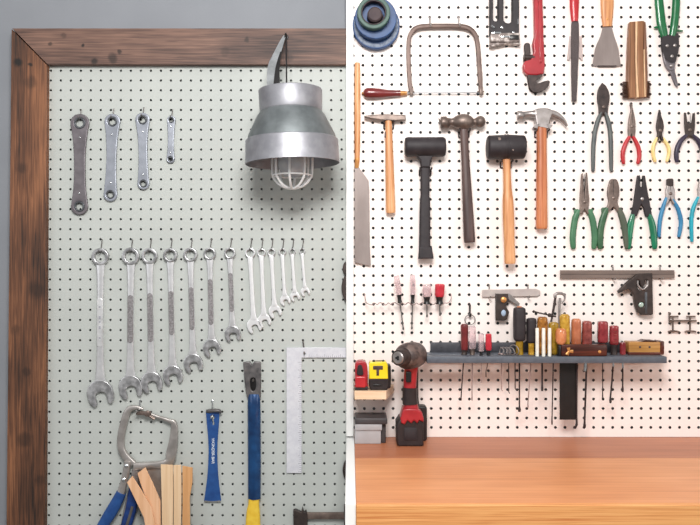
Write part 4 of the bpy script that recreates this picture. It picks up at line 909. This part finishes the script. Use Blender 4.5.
hand('screwdriver', 'small bright red handled screwdriver with dark neck on the slate shelf', 485.4, 491.6, 333.6, 350.6, 'red_c', neck='black', nw=1.7, tip=377, sr=.45, smat='steel_b', h=30, xt=486)
Frame.h0 = 32
pts = []
for i in range(90):
    a = 2 * PI * i / 20; r = 3.9 + (1.2 if i > 66 else 0)
    pts.append((500.6 + i * .17 + (2.4 if i < 66 else 3.2) * math.sin(a), ysh(32) - r - .5 - r * math.cos(a) * .98, 30 + r * math.sin(a) * .8))
m = MB(); m.tube(pts, .5, n=8, sub=1); tag(obj('wire_coil', m, 'steel_g'), 'loose bright coil of wire lying on the slate shelf', 'wire')
for x, y, sm, r_, q in ((501.4, 391, 'pinkshank', .5, 'pale, left of the three under the wire coil'), (508.6, 393.6, 'darkshank', .5, 'dark, middle of the three under the wire coil'), (515, 390, 'darkshank', .6, 'dark, right of the three under the wire coil')):
    Frame.h0 = HB; yb = ysh(HB)
    m = MB(); m.tube([(x, yb - 1.4, HB), (x, yb - .4, HB)], [3.1, 3.3], n=14); m.tube([(x, yb - .6, HB), (x + .2, y - 1.5, HB), (x + 1.2, y, HB)], [r_, r_, r_ * .8], n=8, sub=1); tag(obj('hex_key', m, sm), 'thin %s L key hanging through the shelf, %s' % (q.split(',')[0], q.split(',')[1].strip()), 'hex key', 'keys hanging through the shelf')
hand('screwdriver', 'largest black handled screwdriver with amber neck on the slate shelf', 513.4, 525.4, 307.2, 341, 'rubber', neck='olive', nw=4.0, tip=411.8, sr=.8, cap='tan', pw=3, tipw=2.0)
hand('screwdriver', 'shorter black handled screwdriver with yellow neck beside the largest one', 526.4, 536.2, 318, 343, 'rubber', neck='yel_c', nw=3.2, tip=408, sr=.55, smat='pinkshank', pw=2.6, xt=528)
hand('screwdriver', 'amber handled screwdriver behind the three white sticks', 537, 547.4, 316.6, 0, 'amber', tip=391, sr=.9, pw=3)
hand('screwdriver', 'olive yellow handled screwdriver behind the copper wooden knob', 548.4, 558.4, 322, 0, 'olive', tip=424.6, sr=.6, pw=2.4, flutes=True, xt=552)
hand('screwdriver', 'tall translucent yellow fluted screwdriver above the mahogany block', 560, 569.6, 314, 0, 'yel_c', pw=2.4, flutes=True, h=22)
Frame.h0 = 36
for q, x in enumerate((537.4, 543.8, 549.8)):
    m = MB(); yb = ysh(35); m.tube([(x, 328.6, 35), (x, 329.2, 35), (x, 342, 35), (x, yb - .5, 35), (x, yb - .05, 35)], [1.4, 1.75, 1.8, 1.8, 1.6], n=14, sub=2)
    tag(obj('chalk_stick', m, 'pen'), 'white upright stick at the shelf front, %s of three' % ['left', 'middle', 'right'][q], 'stick', 'white sticks at the shelf front')
# mahogany block with brass fitting, copper knob
Frame.h0 = 34
yb = ysh(33)
t = thing('marking_gauge', 'dark mahogany block with brass fittings lying on the slate shelf', 'marking gauge', 582, yb, 33)
m = MB(); m.box(560.6, 344.4, 606, yb - .05, 29, 37.4, .9, 3); obj('stock', m, 'boxwood', t)
m = MB()
for a in (100, 0, 235): m.tube([(568, 351, 37.8), (568 + 4 * math.cos(math.radians(a)), 351 - 4 * math.sin(math.radians(a)), 37.8)], [(1.2, .7), (1.9, .8)], n=12)
m.lathe((598.4, 351.4, 37), (598.4, 351.4, 38.4), [(0, 1.6), (.9, 1.5), (1.2, .6)], 14); obj('brass_fitting', m, 'brass', t)
m = MB(); m.box(557.8, 345, 560.4, yb - .05, 29, 37, .5); obj('end_plate', m, 'black', t)
Frame.h0 = 34
m = MB(); m.tube([(561.2, 328.4, 33), (561.2, 329.4, 33), (561.2, 332, 33), (561.2, 336.6, 33), (561.2, 341.4, 33), (561.2, 343.6, 33), (561.2, 344.4, 33)], [3, 4.4, 5.3, 5.5, 5.1, 4.0, 3.4], n=24, sub=4); obj('knob', m, 'copper', t, label='shiny copper brown barrel shaped knob')
hand('chisel', 'tan orange cylindrical handled chisel on the slate shelf', 571.4, 580.8, 318.6, 0, 'tan', 'chisel', pw=2.4)
hand('chisel', 'mottled rosewood handled chisel with long dark shank', 582, 591.6, 320.8, 0, 'rose', 'chisel', tip=427.6, sr=1.0, pw=2.8, xt=584.6, tipw=1.5)
hand('chisel', 'crimson handled chisel with dark neck, taller of the right pair', 597.6, 607.6, 321, 343, 'crim', 'chisel', neck='dark', nw=3.6, tip=398, sr=.5, pw=3)
hand('chisel', 'ribbed crimson handled chisel, shorter of the right pair', 609.4, 618.4, 325.4, 345, 'crim', 'chisel', neck='dark', nw=3.4, tip=403, sr=.9, pw=2.8, xt=610.4)
Frame.h0 = HB
rb = [o for o in bpy.data.objects if o.get('label', '').startswith('ribbed crimson')][0]
m = MB()
for i in range(5): m.tube([(613.9, 331 + i * 2.6, HB), (613.9, 331.8 + i * 2.6, HB)], [4.75, 4.75], n=24)
obj('grip_ribs', m, 'rose', rb)
hand('chisel', 'very short crimson handled awl beside the wooden plane block', 619.8, 625.6, 342.2, 0, 'crim', 'awl', tip=392, sr=.8, pw=2.4)
Frame.h0 = HB
for lab_, x_, y_, r_ in (('mottled rosewood', 584.9, 371, 1.9), ('ribbed crimson', 613.2, 366.5, 1.3), ('very short crimson', 622.7, 368, 1.3)):
    fo = [o for o in bpy.data.objects if o.get('label', '').startswith(lab_)][0]
    m = MB(); m.tube([(x_ + (1.2 if r_ > 1.5 else 0), YB + .4, HB), (x_, y_, HB)], [r_, r_ * .8], n=14); obj('ferrule', m, 'polish', fo)
Frame.h0 = 20
yb = ysh(20)
t = thing('block_plane', 'golden wooden block plane with dark end at the right of the shelf', 'plane', 645, yb, 16)
m = MB(); m.box(627.5, 341.6, 660.5, yb - 2, 9, 24, .8, 3); obj('body', m, 'tanblock', t)
m = MB(); m.box(627, yb - 2.6, 662, yb - .1, 8.6, 24.6, .5); m.box(658.4, 340.8, 662.6, yb - 1, 8.4, 24.6, .8); m.plate([(640, 341.8), (644, 339.8), (654, 340.2), (657, 341.8)], 10, 23, .4); obj('sole', m, 'boxwood', t, label='dark mahogany sole and end')
m = MB()
for x in (638.6, 648): m.lathe((x, 346.6, 23.6), (x, 346.6, 24.9), [(0, 1.3), (.6, 1.1), (.9, .2)], 12)
obj('plug', m, 'hand_d', t)
# black blade under the shelf
Frame.h0 = HB
t = thing('try_square', 'broad black blade hanging below the slate shelf', 'square', 568, 420, HB)
m = MB(); m.plate([(559.6, 362), (577.2, 362), (577.2, 419.6), (559.6, 419.6)], HB - .8, HB + .8, .3); m.box(562, YB - .6, 574, 363, HB - .8, HB + .8, .2); obj('blade', m, 'black', t)
m = MB(); m.tube([(577, 364, HB + 1.5), (576.4, 370, HB + 1.5), (576.2, 418, HB + 1.5), (576.2, 424, HB + 1.5), (574.6, 428.4, HB + 1.5)], [1.4, 1.0, .9, 1.4, .7], n=8, sub=2); obj('rod', m, 'darkshank', t)
# trammel / compass above the shelf
Frame.h0 = 16
t = thing('drawing_compass', 'old steel compass with loop head leaning behind the yellow handles', 'compass', 555, ysh(14), 14)
m = MB(); m.tube([(556, 297, 14), (554.6, 306, 14), (552.4, 318, 14), (549.6, 334, 14), (548.6, ysh(14) - .2, 14)], [1.2, 1.3, 1.0, .9, .5], n=10, sub=3); obj('leg', m, 'dark', t)
m = MB(); m.tube([(560.4, 298, 14.5), (560, 306, 14.5), (559.6, 320, 14.5), (559.4, ysh(14.5) - .2, 14.5)], [1.2, 1.3, 1.1, .5], n=10, sub=3); obj('leg', m, 'steel_g', t)
m = MB(); m.tube([(555, 296.6, 14.4), (557, 293.8, 14.4), (562, 293.6, 14.4), (565, 296, 14.4), (564.8, 300, 14.4), (562, 303.6, 14.4)], [1.3, 1.5, 1.4, 1.2, .9, .6], n=10, sub=4); m.box(554, 294, 557, 298, 13, 16, .5); obj('loop_head', m, 'steel_g', t)
m = MB(); m.tube([(533.8, 311.6, 15.6), (542, 313.6, 15.6), (556, 316.6, 15.6)], [.9, .7, .9], n=8, sub=2); m.lathe((532.6, 311.3, 15.6), (536, 312, 15.6), [(0, .7), (.6, 1.4), (1.8, 1.2), (2.4, .6)], 10); m.lathe((548, 314.8, 15.6), (552, 315.8, 15.6), [(0, .9), (.6, 1.9), (3, 1.9), (3.6, .9)], 12); obj('adjusting_screw', m, 'dark', t)

# ------------------------------------------------------------------ cordless drill
BT = 262.5 + 174.5      # bench top on the board plane
def yben(h): return 262.5 + 174.5 / kk(h)
Frame.h0 = 34
t = thing('cordless_drill', 'red and black cordless drill standing on the bench by the shelf', 'drill', 409, yben(34), 28)
a = Vector((396.6, 354.6, 60)); b = Vector((419.5, 355.0, 26)); 
m = MB(); m.lathe(a, b, [(9, 8.2), (10, 10.2), (14, 12.4), (20, 13.2), (30, 13.2), (36, 12.2), (40, 10), (42, 5), (42.4, .5)], 40, caps=False); obj('motor_housing', m, 'camo', t)
m = MB(); m.lathe(a, b, [(-.2, 6.6), (.1, 7.6), (3, 8.2), (8, 8.8), (11, 9.4), (12, 7)], 32); obj('clutch_ring', m, 'dark', t)
m = MB(); m.lathe(a, b, [(-1.4, 2.4), (-1.4, 5.2), (-.6, 6.1), (0, 6.1), (.6, 5)], 32); ch = obj('chuck', m, 'steel_g', t)
m = MB()
for q in range(3):
    an = 2 * PI * q / 3 + .5; n1 = (b - a).normalized(); u1 = Vector((0, 1, 0)); v1 = n1.cross(u1).normalized()
    c = a - n1 * 1.3 + u1 * 1.2 * math.cos(an) + v1 * 1.2 * math.sin(an); m.tube([tuple(c + n1 * .2), tuple(c - n1 * .7)], [1.25, 1.15], n=10)
obj('chuck_jaw', m, 'black', ch)
m = MB(); m.tube([(411, 362, 36), (410.6, 372, 34), (410, 384, 33), (410.2, 396, 32), (411, 408, 32), (411.6, 416, 32)], [(7.6, 9), (6.6, 8.4), (6.4, 8), (6.6, 8), (7.6, 8.6), (10.4, 9.6)], n=24, sub=4, pw=3); obj('handle', m, 'red', t)
m = MB(); m.plate(rr(405.2, 370, 410.6, 381, 1.6), 40.6, 44.6, .9); obj('trigger', m, 'black', t)
m = MB(); m.tube([(410.0, 387, 32.8), (409.9, 395, 32.6), (410.3, 403.6, 32.4)], [(7.2, 8.6), (7.3, 8.6), (7.6, 8.8)], n=24, sub=3, pw=3); obj('rubber_grip', m, 'batt', t)
m = MB(); m.tube([(416.4, 366, 31), (416.8, 384, 28), (417.2, 400, 27), (418, 410, 27)], [(2.2, 5), (1.9, 5), (2, 5), (2.4, 5)], n=14, sub=3, pw=3); obj('back_grip', m, 'batt', t)
m = MB(); m.plate([(402.8, 407), (416.6, 407), (421.4, 411), (423.0, 417), (422.6, 420.6), (418.6, 418.6), (416.6, 422), (413.4, 418.8), (410.4, 422), (407, 418.8), (404, 423), (400.8, 421.6), (399.8, 417), (401.6, 411)], 22, 43, 1.6, seg=3); obj('battery_collar', m, 'red', t)
yb = yben(34)
m = MB(); m.plate([(396.4, 423), (400, 417.6), (418.6, 417.6), (422.6, 421), (423, yb - 1), (421.6, yb - .1), (398.6, yb - .1), (396.8, yb - 1.6)], 14, 41, 1.4, seg=3); m.plate(rr(404, 409, 428.6, yb - .1, 3), 6, 20, 1.6, seg=3); bt = obj('battery', m, 'batt', t)
m = MB(); m.box(403.6, 426, 416.4, 438.6, 40.6, 41.8, .6); obj('battery_panel', m, 'rubber', bt)

# ------------------------------------------------------------------ little birch shelf with laser levels
Frame.h0 = 40
SY = 391.0
def yw(h): return 262.5 + (SY - 262.5) * kk(40) / kk(h)
m = MB(); m.prism_xh([(354.6, .2), (396, .2), (386.3, 40), (354.6, 40)], SY, SY + 8.4); tag(obj('wall_shelf', m, 'ply'), 'small pale birch shelf by the white post under the laser levels', 'shelf')
Frame.h0 = 34
yb = yw(34)
t = thing('laser_level', 'yellow and black box shaped laser level with a T opening', 'laser level', 378, yb, 30)
m = MB(); m.plate([(369.8, 362.2), (385.6, 361.6), (387.6, 364), (388.0, 378.6), (369.2, 378.6), (369.0, 364)], 20, 37, 1.0, seg=3); obj('upper_case', m, 'lvl_y', t, label='yellow upper case')
m = MB(); m.plate([(369.2, 378.2), (388.2, 378.2), (388.6, 386), (387, yb - .1), (371, yb - .1), (369.0, 386)], 17, 36, 1.0, seg=3); m.plate(rr(384, 366, 391.4, yb - .1, 2), 13, 26, 1, seg=3); lc = obj('lower_case', m, 'batt', t, label='black lower case')
m = MB(); m.box(373.0, 365.4, 382.8, 369.2, 36.6, 37.5, .3); m.box(376.3, 369, 379.0, 375.2, 36.6, 37.5, .3); obj('t_window', m, 'hand_d', t)
m = MB()
for x in (373.8, 383.4): m.sphere(x, 361.4, 32, 1.3)
m.tube([(373.8, 361.2, 32), (383.4, 361.0, 32)], .4, n=6); obj('switch_knob', m, 'black', t)
m = MB(); m.box(373, 384, 381.5, 386, 35.6, 36.4, .3); obj('vent', m, 'black', lc)
t = thing('laser_level', 'red laser level with dark oval window beside the white post', 'laser level', 361, yb, 30)
m = MB(); m.plate(catmull([(355.0, 365), (357, 361.8), (363, 361.2), (366.6, 364), (367.8, 372), (367.6, 384), (367.6, 386), (355.0, 386), (355.0, 384), (355.0, 372)], 4), 19, 35, 1.4, seg=3); obj('case', m, 'red', t)
m = MB(); m.plate(rr(355, 375.6, 366, 387, 1.6), 18, 38.5, 1.4, seg=3); obj('front_cover', m, 'red_p', t)
m = MB(); m.plate(catmull([(358.4, 365), (361.4, 365), (363, 370), (362.8, 374.6), (357.4, 374.6), (357, 370)], 4), 34.4, 36.4, .6); obj('window', m, 'batt', t)
m = MB(); m.box(355, 386.4, 368, yb - .1, 18, 37, .8); obj('base', m, 'batt', t)

# ------------------------------------------------------------------ grey case on the bench
Frame.h0 = 31
yb = yben(31)
t = thing('storage_case', 'light grey storage box with charcoal lid on the bench by the post', 'box', 370, yb, 18)
m = MB(); m.box(354.8, 426, 381, yb - .1, 6, 31, .8, 3); obj('body', m, 'case_g', t)
m = MB(); m.box(354.8, 417.8, 387.4, 424.2, 3, 33, 1.2, 3); m.box(381, 424, 386, yb - .1, 4, 27, .8); obj('lid', m, 'case_d', t, label='charcoal lid and end')
m = MB(); m.box(354.8, 424.0, 382, 430.2, 30, 32.4, .6); obj('latch_band', m, 'case_g', t)

# ------------------------------------------------------------------ workbench
def wbox(mb, x0, x1, y0, y1, z0, z1, bev=.002):
    b = bmesh.new(); bmesh.ops.create_cube(b, size=1)
    for v in b.verts: v.co = Vector(((x0 + x1) / 2 + v.co.x * (x1 - x0), (y0 + y1) / 2 + v.co.y * (y1 - y0), (z0 + z1) / 2 + v.co.z * (z1 - z0)))
    if bev: bmesh.ops.bevel(b, geom=b.edges[:], offset=bev, segments=2, affect='EDGES', profile=.5)
    me = bpy.data.meshes.new('w'); b.to_mesh(me); b.free(); mb.bm.from_mesh(me); bpy.data.meshes.remove(me)
def wobj(name, mb, mt, parent, lab=None):
    loc = world_loc(parent)
    for v in mb.bm.verts: v.co -= loc
    me = bpy.data.meshes.new(name); mb.bm.to_mesh(me); mb.bm.free(); me.materials.append(M[mt])
    o = bpy.data.objects.new(name, me); COL.objects.link(o); o.parent = parent
    if lab: o['label'] = lab
    return o
ZT = ZC - 174.5 * S
ZF = ZC + (262.5 - 792) * S
t = bpy.data.objects.new('workbench', None); COL.objects.link(t); t.location = (.6, -.28, ZF)
tag(t, 'orange brown wooden workbench top running along the cream board', 'workbench')
hj = 84.6 * S; hf = 220.8 * S; x0 = .0112; x1 = 1.25
m = MB(); wbox(m, x0, x1, -hj, -.0008, ZT - .03, ZT, .001); wobj('rear_plank', m, 'bench_r', t, 'rear plank with shelf shade in its darker colour')
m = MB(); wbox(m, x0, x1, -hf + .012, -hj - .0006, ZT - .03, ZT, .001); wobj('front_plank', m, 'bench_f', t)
m = MB(); wbox(m, x0, x1, -hf, -hf + .0118, ZT - .055, ZT, .002); wobj('front_edge', m, 'bench_e', t, 'golden front edge with strong growth rings')
m = MB(); wbox(m, -.0090, x0 - .0004, -hf + .004, -.0004, ZF + .001, ZT + .001, .001); wobj('end_panel', m, 'white', t, 'white painted end panel')
m = MB(); wbox(m, x0 + .02, x1 - .02, -hf + .03, -hf + .05, ZT - .14, ZT - .031); wobj('apron', m, 'bench_f', t)
for lx in (x0 + .03, x1 - .1):
    for ly in (-hf + .06, -.1):
        m = MB(); wbox(m, lx, lx + .07, ly, ly + .07, ZF + .001, ZT - .031); wobj('leg', m, 'bench_f', t)

# ------------------------------------------------------------------ light, world, camera
w = bpy.data.worlds.new('World'); bpy.context.scene.world = w; w.use_nodes = True
nt = w.node_tree; bg = nt.nodes['Background']
tc = nt.nodes.new('ShaderNodeTexCoord'); sx = nt.nodes.new('ShaderNodeSeparateXYZ'); rp = nt.nodes.new('ShaderNodeValToRGB')
mpn = nt.nodes.new('ShaderNodeMapRange'); mpn.inputs[1].default_value = -1; mpn.inputs[2].default_value = 1
nt.links.new(tc.outputs['Generated'], sx.inputs[0]); nt.links.new(sx.outputs['Z'], mpn.inputs[0]); nt.links.new(mpn.outputs[0], rp.inputs['Fac'])
e = rp.color_ramp.elements; e[0].position = .25; e[0].color = (.42, .39, .37, 1); e[1].position = .8; e[1].color = (1, 1, 1, 1)
q = e.new(.5); q.color = (.5, .5, .5, 1)
nt.links.new(rp.outputs['Color'], bg.inputs['Color']); bg.inputs['Strength'].default_value = .55
def area(name, loc, tgt, size, power, col=(1, 1, 1)):
    l = bpy.data.lights.new(name, 'AREA'); l.shape = 'RECTANGLE'; l.size, l.size_y = size; l.energy = power; l.color = col
    o = bpy.data.objects.new(name, l); COL.objects.link(o); o.location = loc
    o.rotation_euler = (Vector(tgt) - Vector(loc)).to_track_quat('-Z', 'Y').to_euler(); return o
area('ceiling_panel', (0.0, -1.75, 2.3), (0.0, 0, 1.25), (.7, .5), 39, (1, .985, .96))
area('side_fill', (-2.6, -2.4, 1.9), (-.3, 0, 1.3), (1.4, 1.4), 10, (.94, .97, 1))  # added cool fill, no window there; gives the metals something to reflect
area('warm_fill', (2.4, -2.2, 1.9), (.5, 0, 1.2), (1.2, 1.2), 14, (1, .95, .9))  # added warm fill for the right side, no fixture stands there

cam = bpy.data.cameras.new('camera'); co = bpy.data.objects.new('camera', cam); COL.objects.link(co)
co.location = (0, -D, ZC); co.rotation_euler = (PI / 2, 0, 0)
cam.sensor_fit = 'HORIZONTAL'; cam.sensor_width = 36; cam.lens = 36 * D / (700 * S)
sc = bpy.context.scene; sc.camera = co
sc.view_settings.view_transform = 'Standard'; sc.view_settings.look = 'None'; sc.view_settings.gamma = 1; sc.view_settings.use_curve_mapping = False
sc.view_settings.exposure = 0.0
